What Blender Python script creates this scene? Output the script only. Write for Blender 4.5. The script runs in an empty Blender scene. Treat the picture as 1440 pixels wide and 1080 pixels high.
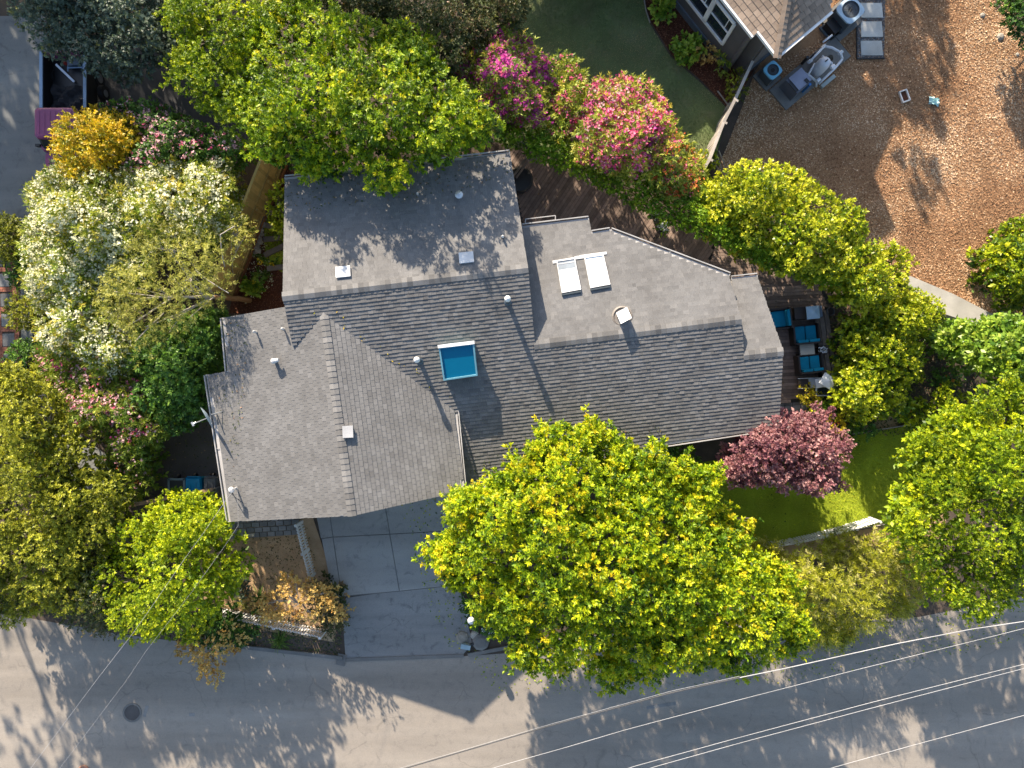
import bpy, math, random
import numpy as np
from mathutils import Vector, Matrix

# ------------------------------------------------------------------ camera, sky, sun, exposure
F, H = 960.0, 30.0                       # focal length in photo pixels, camera height
scn = bpy.context.scene
cam_d = bpy.data.cameras.new("camera"); cam = bpy.data.objects.new("camera", cam_d)
scn.collection.objects.link(cam); scn.camera = cam
cam.location = (0, 0, H); cam.rotation_euler = (0, 0, 0)
cam_d.sensor_width = 36; cam_d.lens = 24; cam_d.clip_end = 2000; cam_d.clip_start = .1
SUN_EL, SUN_DIR = math.radians(24), math.radians(22.5)   # shadows fall to (+.383,-.924)
world = bpy.data.worlds.new("World"); scn.world = world; world.use_nodes = True
wn = world.node_tree.nodes; wl = world.node_tree.links
sky = wn.new('ShaderNodeTexSky'); sky.sky_type = 'NISHITA'; sky.sun_disc = False
sky.sun_elevation = SUN_EL; sky.sun_rotation = -SUN_DIR
sky.dust_density = 1.2; sky.ozone_density = .8
wl.new(sky.outputs[0], wn['Background'].inputs[0]); wn['Background'].inputs[1].default_value = .115
sun_d = bpy.data.lights.new("sun", 'SUN'); sun = bpy.data.objects.new("sun", sun_d)
scn.collection.objects.link(sun); sun_d.energy = 5.0; sun_d.angle = math.radians(.55); sun_d.color = (1, .87, .70)
Ldir = Vector((math.sin(SUN_DIR)*math.cos(SUN_EL), -math.cos(SUN_DIR)*math.cos(SUN_EL), -math.sin(SUN_EL)))
sun.rotation_euler = Ldir.to_track_quat('-Z', 'Y').to_euler()
vs = scn.view_settings; vs.view_transform = 'Standard'; vs.look = 'None'; vs.exposure = 1.34; vs.gamma = 1
vs.use_curve_mapping = False
scn.render.engine = 'CYCLES'
scn.cycles.max_bounces = 6; scn.cycles.diffuse_bounces = 3; scn.cycles.transparent_max_bounces = 4

R = random.Random(7); NR = np.random.RandomState(11)
col = scn.collection
CAMP = np.array([0, 0, H])

def W(px, py, z=0.0):
    k = (H-z)/F
    return ((px-720)*k, (540-py)*k, z)
def WV(px, py, z=0.0): return Vector(W(px, py, z))

# ------------------------------------------------------------------ materials
MATS = {}
def _ramp(nt, cols, pos=None):
    r = nt.nodes.new('ShaderNodeValToRGB'); e = r.color_ramp.elements
    n = len(cols); pos = pos or [i/(n-1) for i in range(n)]
    while len(e) < n: e.new(.5)
    for i in range(n):
        e[i].position = pos[i]; e[i].color = (*cols[i], 1)
    return r
def base_mat(name, rough=.8, metallic=0.0, spec=.5):
    m = bpy.data.materials.new(name); m.use_nodes = True
    b = m.node_tree.nodes['Principled BSDF']
    b.inputs['Roughness'].default_value = rough; b.inputs['Metallic'].default_value = metallic
    b.inputs['Specular IOR Level'].default_value = spec
    MATS[name] = m; return m, m.node_tree, b
def _pos(nt, scale=(1, 1, 1), rot=0):
    g = nt.nodes.new('ShaderNodeNewGeometry'); mp = nt.nodes.new('ShaderNodeMapping')
    mp.inputs['Scale'].default_value = scale; mp.inputs['Rotation'].default_value = (0, 0, rot)
    nt.links.new(g.outputs['Position'], mp.inputs['Vector']); return mp.outputs[0]
def _noise(nt, vec, scale, detail=4, rough=.6, dist=0):
    n = nt.nodes.new('ShaderNodeTexNoise'); n.inputs['Scale'].default_value = scale
    n.inputs['Detail'].default_value = detail; n.inputs['Roughness'].default_value = rough
    n.inputs['Distortion'].default_value = dist
    nt.links.new(vec, n.inputs['Vector']); return n.outputs['Fac']
def _mix(nt, fac, a, b, mode='MIX'):
    m = nt.nodes.new('ShaderNodeMix'); m.data_type = 'RGBA'; m.blend_type = mode
    if isinstance(fac, float): m.inputs[0].default_value = fac
    else: nt.links.new(fac, m.inputs[0])
    for v, i in ((a, 6), (b, 7)):
        if isinstance(v, tuple): m.inputs[i].default_value = (*v, 1)
        else: nt.links.new(v, m.inputs[i])
    return m.outputs[2]
def _bump(nt, b, h, strength=.3, dist=.02):
    n = nt.nodes.new('ShaderNodeBump'); n.inputs['Strength'].default_value = strength
    n.inputs['Distance'].default_value = dist
    nt.links.new(h, n.inputs['Height']); nt.links.new(n.outputs[0], b.inputs['Normal'])
def noise_mat(name, cols, scale=8, fine=60, rough=.85, bump=.3, bdist=.01, big=.5, stretch=(1, 1, 1), rot=0, pos=None, fine_amt=.35, metallic=0., spec=.4, rnd=0.):
    m, nt, b = base_mat(name, rough, metallic, spec)
    v = _pos(nt, stretch, rot)
    n1 = _noise(nt, v, scale, 5, .62); n2 = _noise(nt, v, fine, 3, .7); n3 = _noise(nt, v, big, 3, .5)
    r = _ramp(nt, cols, pos); nt.links.new(n1, r.inputs[0])
    g2 = _ramp(nt, [(1-fine_amt,)*3, (1+fine_amt*.5,)*3], [.3, .7]); nt.links.new(n2, g2.inputs[0])
    g3 = _ramp(nt, [(.78,)*3, (1.15,)*3], [.3, .7]); nt.links.new(n3, g3.inputs[0])
    c = _mix(nt, 1.0, r.outputs[0], g2.outputs[0], 'MULTIPLY'); c = _mix(nt, 1.0, c, g3.outputs[0], 'MULTIPLY')
    if rnd:
        oi = nt.nodes.new('ShaderNodeObjectInfo'); rr = _ramp(nt, [(1-rnd,)*3, (1+rnd,)*3])
        nt.links.new(oi.outputs['Random'], rr.inputs[0]); c = _mix(nt, 1.0, c, rr.outputs[0], 'MULTIPLY')
    nt.links.new(c, b.inputs['Base Color'])
    if bump: _bump(nt, b, n2, bump, bdist)
    return m
def plain(name, c, rough=.5, metallic=0., spec=.5, var=.12, scale=6):
    return noise_mat(name, [tuple(x*(1-var) for x in c), tuple(x*(1+var) for x in c)], scale, 90, rough, .05, .002, 1.0, metallic=metallic, spec=spec, fine_amt=.08)
def leaf_mat(name, cols, pos=None, trans=.35, rough=.5, tint=(1.15, 1.1, .55)):
    m, nt, b = base_mat(name, rough, 0, .35)
    a = nt.nodes.new('ShaderNodeAttribute'); a.attribute_name = 'tone'; a.attribute_type = 'GEOMETRY'
    r = _ramp(nt, cols, pos); nt.links.new(a.outputs['Fac'], r.inputs[0])
    v = _pos(nt); n = _noise(nt, v, .9, 2, .5)
    g = _ramp(nt, [(.8,)*3, (1.2,)*3], [.3, .7]); nt.links.new(n, g.inputs[0])
    c = _mix(nt, 1.0, r.outputs[0], g.outputs[0], 'MULTIPLY')
    nt.links.new(c, b.inputs['Base Color'])
    if trans > 0:
        t = nt.nodes.new('ShaderNodeBsdfTranslucent'); tc = _mix(nt, 1.0, c, tint, 'MULTIPLY')
        nt.links.new(tc, t.inputs['Color'])
        ms = nt.nodes.new('ShaderNodeMixShader'); ms.inputs[0].default_value = trans
        nt.links.new(b.outputs[0], ms.inputs[1]); nt.links.new(t.outputs[0], ms.inputs[2])
        nt.links.new(ms.outputs[0], nt.nodes['Material Output'].inputs['Surface'])
    return m
def tone_mat(name, cols, pos=None, rough=.9, fine=70, bump=.4, bd=.006, big=.6, amt=.3):
    m, nt, b = base_mat(name, rough, 0, .25)
    a = nt.nodes.new('ShaderNodeAttribute'); a.attribute_name = 'tone'; a.attribute_type = 'GEOMETRY'
    r = _ramp(nt, cols, pos); nt.links.new(a.outputs['Fac'], r.inputs[0])
    v = _pos(nt); n2 = _noise(nt, v, fine, 3, .7); n3 = _noise(nt, v, big, 4, .6)
    g2 = _ramp(nt, [(1-amt,)*3, (1+amt,)*3], [.3, .7]); nt.links.new(n2, g2.inputs[0])
    g3 = _ramp(nt, [(.86, .85, .84), (1.1, 1.1, 1.1)], [.3, .7]); nt.links.new(n3, g3.inputs[0])
    c = _mix(nt, 1.0, r.outputs[0], g2.outputs[0], 'MULTIPLY'); c = _mix(nt, 1.0, c, g3.outputs[0], 'MULTIPLY')
    nt.links.new(c, b.inputs['Base Color']); _bump(nt, b, n2, bump, bd)
    return m

# ------------------------------------------------------------------ mesh builder
class M:
    def __init__(s): s.v = []; s.f = []; s.t = []
    def quad(s, pts, tone=.5):
        i = len(s.v); s.v += [tuple(p) for p in pts]; s.f.append(tuple(range(i, i+len(pts)))); s.t.append(tone)
    def hexa(s, c8, tone=.5):
        i = len(s.v); s.v += [tuple(p) for p in c8]
        for q in ((0,3,2,1),(4,5,6,7),(0,1,5,4),(1,2,6,5),(2,3,7,6),(3,0,4,7)):
            s.f.append(tuple(i+k for k in q)); s.t.append(tone)
    def box(s, c, size, rz=0, tone=.5, taper=1.0):
        cx, cy, cz = c; a, b, h = size[0]/2, size[1]/2, size[2]/2
        co, si = math.cos(rz), math.sin(rz); P = []
        for zz, k in ((-h, taper), (h, 1)):
            for x, y in ((-a,-b),(a,-b),(a,b),(-a,b)):
                x, y = x*k, y*k
                P.append((cx+x*co-y*si, cy+x*si+y*co, cz+zz))
        s.hexa(P, tone)
    def beam(s, p, q, w, h, tone=.5, up=(0, 0, 1)):
        p, q = Vector(p), Vector(q); d = (q-p).normalized(); u = Vector(up)
        sd = d.cross(u)
        if sd.length < 1e-3: sd = d.cross(Vector((1, 0, 0)))
        sd.normalize(); u = sd.cross(d).normalized()
        P = []
        for a in (-1, 1):
            for o, k in ((p, -1), (q, -1), (q, 1), (p, 1)):
                P.append(o + sd*(k*w/2) + u*(a*h/2))
        s.hexa(P, tone)
    def tube(s, pts, rad, n=8, tone=.5, cap=True):
        pts = [Vector(p) for p in pts]
        if not hasattr(rad, '__len__'): rad = [rad]*len(pts)
        base = len(s.v); prev = None
        for i, p in enumerate(pts):
            d = (pts[min(i+1, len(pts)-1)] - pts[max(i-1, 0)]).normalized()
            if prev is None:
                sd = d.cross(Vector((0, 0, 1)))
                if sd.length < 1e-3: sd = d.cross(Vector((1, 0, 0)))
            else: sd = prev - d*prev.dot(d)
            sd.normalize(); prev = sd; u = sd.cross(d)
            for k in range(n):
                a = 2*math.pi*k/n; s.v.append(tuple(p + (sd*math.cos(a)+u*math.sin(a))*rad[i]))
        for i in range(len(pts)-1):
            for k in range(n):
                s.f.append((base+i*n+k, base+i*n+(k+1)%n, base+(i+1)*n+(k+1)%n, base+(i+1)*n+k)); s.t.append(tone)
        if cap:
            s.f.append(tuple(base+k for k in reversed(range(n)))); s.t.append(tone)
            s.f.append(tuple(base+(len(pts)-1)*n+k for k in range(n))); s.t.append(tone)
    def cyl(s, c, r, h, n=16, tone=.5): s.tube([(c[0], c[1], c[2]), (c[0], c[1], c[2]+h)], r, n, tone)
    def lathe(s, c, prof, n=20, tone=.5):
        base = len(s.v)
        for r, z in prof:
            for k in range(n):
                a = 2*math.pi*k/n; s.v.append((c[0]+r*math.cos(a), c[1]+r*math.sin(a), c[2]+z))
        for i in range(len(prof)-1):
            for k in range(n):
                s.f.append((base+i*n+k, base+i*n+(k+1)%n, base+(i+1)*n+(k+1)%n, base+(i+1)*n+k)); s.t.append(tone)
    def prism(s, poly, z0, z1, tone=.5):
        n = len(poly); i = len(s.v)
        z0s = z0 if hasattr(z0, '__len__') else [z0]*n; z1s = z1 if hasattr(z1, '__len__') else [z1]*n
        s.v += [(p[0], p[1], z0s[k]) for k, p in enumerate(poly)] + [(p[0], p[1], z1s[k]) for k, p in enumerate(poly)]
        s.f.append(tuple(i+n+k for k in range(n))); s.f.append(tuple(i+n-1-k for k in range(n))); s.t += [tone]*2
        for k in range(n):
            s.f.append((i+k, i+(k+1)%n, i+n+(k+1)%n, i+n+k)); s.t.append(tone)
    def obj(s, name, mat, parent=None, smooth=False):
        me = bpy.data.meshes.new(name)
        off = Vector((0, 0, 0))
        if parent is not None: off = wloc(parent)
        me.from_pydata([(v[0]-off.x, v[1]-off.y, v[2]-off.z) for v in s.v], [], s.f)
        a = me.attributes.new('tone', 'FLOAT', 'FACE'); a.data.foreach_set('value', s.t)
        if smooth: me.polygons.foreach_set('use_smooth', [True]*len(me.polygons))
        me.materials.append(mat)
        o = bpy.data.objects.new(name, me); col.objects.link(o)
        if parent is not None: o.parent = parent
        return o
def wloc(o):
    v = Vector(o.location)
    while o.parent: o = o.parent; v += Vector(o.location)
    return v
def tag(o, label=None, cat=None, group=None, kind=None):
    for k, v in (('label', label), ('category', cat), ('group', group), ('kind', kind)):
        if v: o[k] = v
    return o
def thing(name, label, cat, loc=(0, 0, 0), group=None):
    o = bpy.data.objects.new(name, None); o.empty_display_size = .3; col.objects.link(o); o.location = loc
    return tag(o, label, cat, group)
def structure(o): o['kind'] = 'structure'; return o
CUBE = bpy.data.meshes.new('unit_block')
_m = M(); _m.box((0, 0, 0), (1, 1, 1)); CUBE.from_pydata(_m.v, [], _m.f)
_cubes = {}
def block(name, mat, parent, c, size, rz=0, rx=0, ry=0):
    """one piece (brick, board, tile) that shares a block mesh; c in world coordinates"""
    if mat.name not in _cubes:
        me = CUBE.copy(); me.name = 'block_'+mat.name; me.materials.append(mat); _cubes[mat.name] = me
    o = bpy.data.objects.new(name, _cubes[mat.name]); col.objects.link(o)
    o.location = Vector(c) - (wloc(parent) if parent is not None else Vector((0, 0, 0)))
    o.scale = size; o.rotation_euler = (rx, ry, rz)
    if parent is not None: o.parent = parent
    return o
def block_pq(name, mat, parent, p, q, w, h):
    """block running from p to q (world), w wide, h high"""
    p, q = Vector(p), Vector(q); d = q-p
    o = block(name, mat, parent, (p+q)/2, (d.length, w, h))
    d.normalize(); s = Vector((0, 0, 1)).cross(d)
    if s.length < 1e-3: s = Vector((0, 1, 0))
    s.normalize(); u = d.cross(s)
    o.rotation_euler = Matrix((d, s, u)).transposed().to_euler()
    return o

# polygon helpers (numpy)
def inside(P, poly):
    x, y = P[:, 0], P[:, 1]; r = np.zeros(len(P), bool); n = len(poly)
    for i in range(n):
        x1, y1 = poly[i]; x2, y2 = poly[(i+1) % n]
        c = ((y1 > y) != (y2 > y))
        with np.errstate(divide='ignore', invalid='ignore'):
            xi = (x2-x1)*(y-y1)/(y2-y1+1e-12)+x1
        r ^= c & (x < xi)
    return r
def edge_dist(P, poly):
    d = np.full(len(P), 1e9); n = len(poly)
    for i in range(n):
        a = np.array(poly[i], float); b = np.array(poly[(i+1) % n], float); ab = b-a
        t = np.clip(((P-a)@ab)/(ab@ab+1e-9), 0, 1)
        d = np.minimum(d, np.linalg.norm(P-(a+t[:, None]*ab), axis=1))
    return d
def spans(poly, v):
    xs = []
    n = len(poly)
    for i in range(n):
        (x1, y1), (x2, y2) = poly[i], poly[(i+1) % n]
        if (y1 > v) != (y2 > v): xs.append(x1+(v-y1)*(x2-x1)/(y2-y1))
    xs.sort(); return [(xs[i], xs[i+1]) for i in range(0, len(xs)-1, 2)]
def ground_poly(name, poly_px, z, mat, thick=.0, kind='structure', z_px=None):
    zz = z if z_px is None else z_px
    pts = [W(x, y, zz) for x, y in poly_px]
    m = M()
    if thick: m.prism([(p[0], p[1]) for p in pts], z-thick, z)
    else: m.quad([(p[0], p[1], z) for p in pts])
    o = m.obj(name, mat)
    if kind: o['kind'] = kind
    return o

class Plane:
    def __init__(s, a, b, c):
        s.a = Vector(a); s.n = (Vector(b)-s.a).cross(Vector(c)-s.a).normalized()
        if s.n.z < 0: s.n = -s.n
    def hit(s, px, py):
        d = Vector(((px-720)/F, (540-py)/F, -1)); C = Vector((0, 0, H))
        t = s.n.dot(s.a-C)/s.n.dot(d); return C+d*t
    def z(s, x, y): return s.a.z-(s.n.x*(x-s.a.x)+s.n.y*(y-s.a.y))/s.n.z

# ------------------------------------------------------------------ material library
def paved(name, cols, rot, cscale, crack, stain, width=.012):
    m = noise_mat(name, cols, 1.6, 120, .9, .3, .004, .35, stretch=(.22, 1.6, 1), rot=rot, fine_amt=.3); nt = m.node_tree; b = nt.nodes['Principled BSDF']
    src = b.inputs['Base Color'].links[0].from_socket; v = _pos(nt)
    nz = nt.nodes.new('ShaderNodeTexNoise'); nz.inputs['Scale'].default_value = 1.3; nz.inputs['Detail'].default_value = 5; nt.links.new(v, nz.inputs['Vector'])
    add = nt.nodes.new('ShaderNodeVectorMath'); add.operation = 'MULTIPLY_ADD'; nt.links.new(nz.outputs['Color'], add.inputs[0]); add.inputs[1].default_value = (.9, .9, 0); nt.links.new(v, add.inputs[2])
    vo = nt.nodes.new('ShaderNodeTexVoronoi'); vo.feature = 'DISTANCE_TO_EDGE'; vo.inputs['Scale'].default_value = cscale; nt.links.new(add.outputs[0], vo.inputs['Vector'])
    r = _ramp(nt, [(1-crack,)*3, (1, 1, 1)], [0, width]); nt.links.new(vo.outputs['Distance'], r.inputs[0])
    mk = _noise(nt, v, .5, 2); rm = _ramp(nt, [(0, 0, 0), (1, 1, 1)], [.48, .56]); nt.links.new(mk, rm.inputs[0])
    cr = _mix(nt, rm.outputs[0], (1., 1., 1.), r.outputs[0]); c = _mix(nt, 1.0, src, cr, 'MULTIPLY')
    sn = _noise(nt, v, 2.3, 6, .7, .6); rs = _ramp(nt, [(1-stain, 1-stain, 1-stain*.95), (1, 1, 1), (1.06, 1.05, 1.03)], [.30, .45, .7]); nt.links.new(sn, rs.inputs[0])
    c = _mix(nt, 1.0, c, rs.outputs[0], 'MULTIPLY')
    sp = _noise(nt, v, 30, 2, .5); rp = _ramp(nt, [(.62, .6, .58), (1, 1, 1)], [.26, .33]); nt.links.new(sp, rp.inputs[0]); c = _mix(nt, 1.0, c, rp.outputs[0], 'MULTIPLY')
    nt.links.new(c, b.inputs['Base Color']); return m
MT_asphalt = paved('asphalt', [(.265,.230,.190), (.315,.277,.235), (.355,.315,.267)], .05, .35, .22, .18)
MT_apron = paved('old_asphalt', [(.21,.205,.20), (.29,.285,.275), (.35,.335,.31)], .3, .9, .28, .4)
MT_conc = paved('driveway_concrete', [(.31,.303,.288), (.37,.36,.34), (.42,.41,.385)], 1.4, .12, .22, .3, .006)
MT_conc2 = noise_mat('pale_concrete', [(.34,.32,.28), (.42,.40,.36), (.48,.46,.42)], 2.5, 90, .85, .2, .004, .6, fine_amt=.15)
MT_curb = noise_mat('kerb_concrete', [(.16,.155,.145), (.24,.23,.215)], 3, 60, .9, .3, .006, .8)
MT_soil = noise_mat('dark_soil', [(.05,.038,.029), (.095,.07,.052), (.15,.115,.085)], 2.5, 45, .95, .6, .02, .5)
MT_tan = noise_mat('dry_tan_soil', [(.28,.16,.08), (.44,.29,.16), (.54,.38,.23)], 2.2, 60, .95, .5, .02, .6)
MT_redmulch = noise_mat('red_brown_mulch', [(.05,.018,.01), (.10,.035,.018), (.15,.06,.03)], 9, 50, .95, .8, .03, 1)
MT_mulch = noise_mat('bark_mulch_ground', [(.19,.10,.05), (.36,.20,.10), (.50,.32,.19)], 6, 45, .95, .8, .03, .22)
MT_chip = tone_mat('bark_chip', [(.15,.07,.035), (.36,.19,.095), (.54,.33,.18), (.80,.60,.40)], None, .9, 60, .2, .002)
MT_grassg = noise_mat('lawn_ground', [(.22,.31,.015), (.36,.42,.025)], 5, 60, .95, .6, .02, .8)
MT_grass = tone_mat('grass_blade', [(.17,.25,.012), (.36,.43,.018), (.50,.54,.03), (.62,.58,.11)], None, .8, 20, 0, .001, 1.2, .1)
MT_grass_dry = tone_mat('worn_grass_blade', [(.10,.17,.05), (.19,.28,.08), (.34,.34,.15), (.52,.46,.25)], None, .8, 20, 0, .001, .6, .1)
MT_shingle = tone_mat('warm_grey_shingle', [(.115,.112,.11), (.152,.148,.144), (.188,.183,.178), (.23,.222,.214)], None, .95, 60, .5, .006, .8, .25)
MT_roofdeck = plain('roof_underlay', (.08, .075, .07), .95)
MT_tile = tone_mat('tan_roof_shingle', [(.22,.15,.105), (.33,.24,.17), (.42,.32,.24)], None, .9, 60, .4, .005)
MT_white = plain('white_paint', (.75, .74, .72), .45)
MT_gutter = plain('gutter_paint', (.42, .40, .38), .5)
MT_wallp = noise_mat('house_wall_paint', [(.30,.28,.25), (.36,.34,.31)], 3, 60, .85, .2, .004)
MT_nwall = noise_mat('taupe_siding', [(.12,.105,.10), (.15,.135,.13)], 2, 60, .85, .2, .004)
MT_fdn = plain('foundation_concrete', (.11, .13, .15), .9)
MT_metal = plain('galvanised_metal', (.55, .56, .57), .4, .6)
MT_vent = plain('vent_cap_grey', (.55, .54, .53), .6)
MT_dark = plain('dark_metal', (.03, .03, .032), .5)
MT_black = plain('black_plastic', (.02, .02, .022), .45)
MT_darkpipe = plain('painted_dark_pipe', (.10, .13, .16), .5)
MT_deck = noise_mat('weathered_deck_board', [(.13,.088,.070), (.23,.165,.13), (.33,.26,.215)], 5, 50, .85, .3, .004, .8, rnd=.35)
MT_timber = noise_mat('weathered_timber', [(.11,.09,.075), (.20,.165,.14), (.28,.24,.20)], 5, 50, .85, .3, .005, .8, rnd=.2)
MT_fence = noise_mat('cedar_fence_board', [(.56,.37,.11), (.70,.50,.17), (.80,.62,.25)], 4, 50, .8, .3, .004, 1.2, rnd=.22)  # base colour raised to stand in for light the fence face misses
MT_fencegrey = noise_mat('grey_fence_wood', [(.22,.19,.165), (.36,.32,.28), (.45,.41,.36)], 5, 50, .85, .3, .004, 1, rnd=.2)
MT_bark = noise_mat('grey_brown_bark', [(.07,.055,.042), (.15,.12,.095), (.22,.18,.145)], 8, 60, .9, .6, .01, 1, stretch=(1, 1, .4))
MT_palebark = noise_mat('pale_orange_bark', [(.28,.14,.06), (.42,.24,.11), (.5,.36,.22)], 6, 60, .8, .4, .006, 1)
MT_twig = noise_mat('pale_twig_bark', [(.36,.31,.26), (.52,.47,.41)], 6, 60, .85, .3, .004, 1)
MT_brick = noise_mat('red_brick', [(.26,.09,.06), (.36,.14,.09), (.45,.2,.13)], 6, 70, .9, .3, .004, 1, rnd=.3)
MT_paver = noise_mat('grey_paver', [(.14,.145,.15), (.2,.2,.2), (.26,.26,.25)], 6, 70, .9, .3, .004, 1, rnd=.25)
MT_slab = noise_mat('smooth_grey_slab', [(.42,.43,.41), (.52,.52,.49)], 3, 90, .8, .1, .002, 1, rnd=.08)
MT_gravel = tone_mat('gravel_stone', [(.06,.06,.065), (.16,.16,.165), (.36,.36,.35)], None, .9)
MT_rock = noise_mat('pale_stone', [(.22,.20,.16), (.36,.33,.28), (.48,.45,.38)], 6, 50, .9, .4, .01, 1, rnd=.3)
MT_teal = noise_mat('teal_cushion', [(.0,.20,.33), (.0,.26,.42)], 4, 120, .9, .15, .002, 1, fine_amt=.12)
MT_wicker = plain('dark_wicker', (.035, .024, .02), .6)
MT_cream = plain('cream_stone_top', (.5, .46, .38), .6)
MT_wcloth = plain('white_umbrella_cloth', (.62, .66, .70), .8)
MT_slate = plain('blue_grey_counter', (.12, .16, .21), .35)
MT_steel = plain('stainless_steel', (.5, .52, .55), .3, .8)
MT_wire = plain('overhead_cable', (.36, .36, .37), .6)
MT_wire2 = plain('dark_cable', (.06, .06, .065), .5)
MT_pvc = plain('white_pvc', (.68, .70, .74), .4)
MT_acc = plain('light_blue_casing', (.45, .58, .68), .45)
MT_plum = plain('plum_car_paint', (.24, .05, .14), .3)
MT_truckblue = plain('blue_grey_rail', (.22, .33, .48), .35)
MT_bluebin = plain('blue_bin_plastic', (.0, .22, .42), .4)
MT_greybin = plain('grey_bin_plastic', (.09, .095, .10), .45)
MT_greenbin = plain('dark_green_bin_plastic', (.02, .035, .025), .45)
MT_terra = plain('cream_clay_pot', (.6, .5, .33), .7)
MT_red = plain('red_plastic', (.35, .03, .02), .5)
MT_tarp = noise_mat('dark_tarp', [(.02,.02,.025), (.05,.048,.05)], 4, 40, .6, .5, .03)
def glass_mat(name, c, rough=.05, spec=.6):
    m, nt, b = base_mat(name, rough, 0, spec); b.inputs['Base Color'].default_value = (*c, 1); return m
MT_blueglass = glass_mat('painted_sky_blue_glass', (.0, .13, .24), .35, .3)  # blue base colour stands in for the sky reflected in the pane
MT_opal = glass_mat('opal_skylight_glass', (.82, .86, .86), .3)
MT_darkglass = glass_mat('dark_window_glass', (.02, .028, .038), .08, .5)
# foliage
LF = {}
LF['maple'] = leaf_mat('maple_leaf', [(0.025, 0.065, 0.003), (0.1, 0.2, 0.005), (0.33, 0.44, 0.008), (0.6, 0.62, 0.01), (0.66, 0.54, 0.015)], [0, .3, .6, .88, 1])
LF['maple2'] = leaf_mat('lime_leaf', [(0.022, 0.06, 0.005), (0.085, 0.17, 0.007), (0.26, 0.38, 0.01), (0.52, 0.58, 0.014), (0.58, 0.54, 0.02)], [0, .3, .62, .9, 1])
LF['lime'] = leaf_mat('bright_lime_leaf', [(0.035, 0.08, 0.004), (0.13, 0.22, 0.006), (0.34, 0.43, 0.01), (0.62, 0.64, 0.014)], None)
LF['citrus'] = leaf_mat('glossy_yellow_green_leaf', [(0.02, 0.06, 0.006), (0.11, 0.19, 0.008), (0.38, 0.44, 0.012), (0.68, 0.66, 0.05)], None, .3, .35)
LF['hedge'] = leaf_mat('hedge_leaf', [(.03,.09,.006),(.09,.20,.010),(.20,.34,.012),(.36,.46,.02)], None, .3)
LF['darkgreen'] = leaf_mat('deep_green_leaf', [(0.02, 0.055, 0.012), (0.058, 0.139, 0.023), (0.124, 0.247, 0.031), (0.208, 0.325, 0.039)], None, .3)
LF['broad'] = leaf_mat('broad_green_leaf', [(0.03, 0.09, 0.01), (0.11, 0.22, 0.02), (0.26, 0.38, 0.035), (0.48, 0.54, 0.08)], None, .3, .4)
LF['bluegreen'] = leaf_mat('blue_green_leaf', [(0.035, 0.055, 0.04), (0.092, 0.133, 0.098), (0.161, 0.21, 0.148), (0.195, 0.195, 0.039)], [0, .45, .8, 1], .25)  # dark bluish tone also carries the shade on the evergreen over the truck
LF['olive'] = leaf_mat('olive_leaf', [(0.03, 0.05, 0.006), (0.13, 0.155, 0.012), (0.31, 0.33, 0.022), (0.52, 0.5, 0.05)], None, .3)
LF['wisp'] = leaf_mat('feathery_olive_leaf', [(0.14, 0.16, 0.03), (0.32, 0.34, 0.06), (0.5, 0.48, 0.09), (0.58, 0.54, 0.17)], None, .3)
LF['orange'] = leaf_mat('orange_yellow_leaf', [(0.1, 0.15, 0.01), (0.3, 0.29, 0.015), (0.58, 0.45, 0.02), (0.68, 0.45, 0.04)], None, .35)
LF['peach'] = leaf_mat('peach_orange_bract', [(0.3, 0.13, 0.03), (0.5, 0.3, 0.08), (0.64, 0.46, 0.14), (0.68, 0.56, 0.22)], None, .35, tint=(1.1, 1, .8))
LF['plum'] = leaf_mat('purple_plum_leaf', [(0.08, 0.028, 0.045), (0.21, 0.08, 0.1), (0.37, 0.17, 0.17), (0.5, 0.3, 0.28)], None, .3, tint=(1.2, .8, .8))
LF['spiky'] = leaf_mat('yellow_grey_green_leaf', [(0.07, 0.1, 0.01), (0.24, 0.27, 0.015), (0.48, 0.48, 0.02), (0.55, 0.52, 0.2)], None, .3)
LF['dry'] = leaf_mat('dry_brown_leaf', [(0.025, 0.045, 0.015), (0.06, 0.085, 0.025), (0.12, 0.12, 0.035), (0.34, 0.19, 0.12)], None, .25)
LF['oleander'] = leaf_mat('oleander_leaf', [(0.04, 0.09, 0.012), (0.145, 0.229, 0.024), (0.328, 0.381, 0.039), (0.588, 0.476, 0.07)], None, .3)
LF['strap'] = leaf_mat('strap_leaf', [(.04,.09,.015), (.12,.20,.025), (.25,.32,.05)], None, .3)
FL = {}
FL['magenta'] = leaf_mat('magenta_petal', [(.30,.02,.16), (.48,.03,.26), (.60,.10,.36)], None, .25, .6, (1, .8, 1))
FL['pink'] = leaf_mat('rose_pink_petal', [(.50,.03,.12), (.65,.08,.20), (.75,.30,.38)], None, .25, .6, (1, .8, .9))
FL['palepink'] = leaf_mat('pale_pink_petal', [(.5,.16,.22), (.7,.4,.42), (.8,.62,.58)], None, .25, .6, (1, .9, .9))
FL['white'] = leaf_mat('white_petal', [(.58,.58,.30), (.72,.71,.45), (.80,.79,.62)], None, .2, .6, (1, 1, .9))
FL['orange'] = leaf_mat('orange_red_petal', [(.5,.06,.02), (.65,.16,.03), (.7,.3,.06)], None, .25, .6, (1, .8, .7))
FL['yellow'] = leaf_mat('yellow_petal', [(.7,.45,.01), (.85,.62,.02)], None, .2, .6, (1, .9, .5))
FL['coolwhite'] = leaf_mat('small_white_petal', [(.6,.65,.68), (.8,.82,.84)], None, .2, .6, (1, 1, 1))

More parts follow.
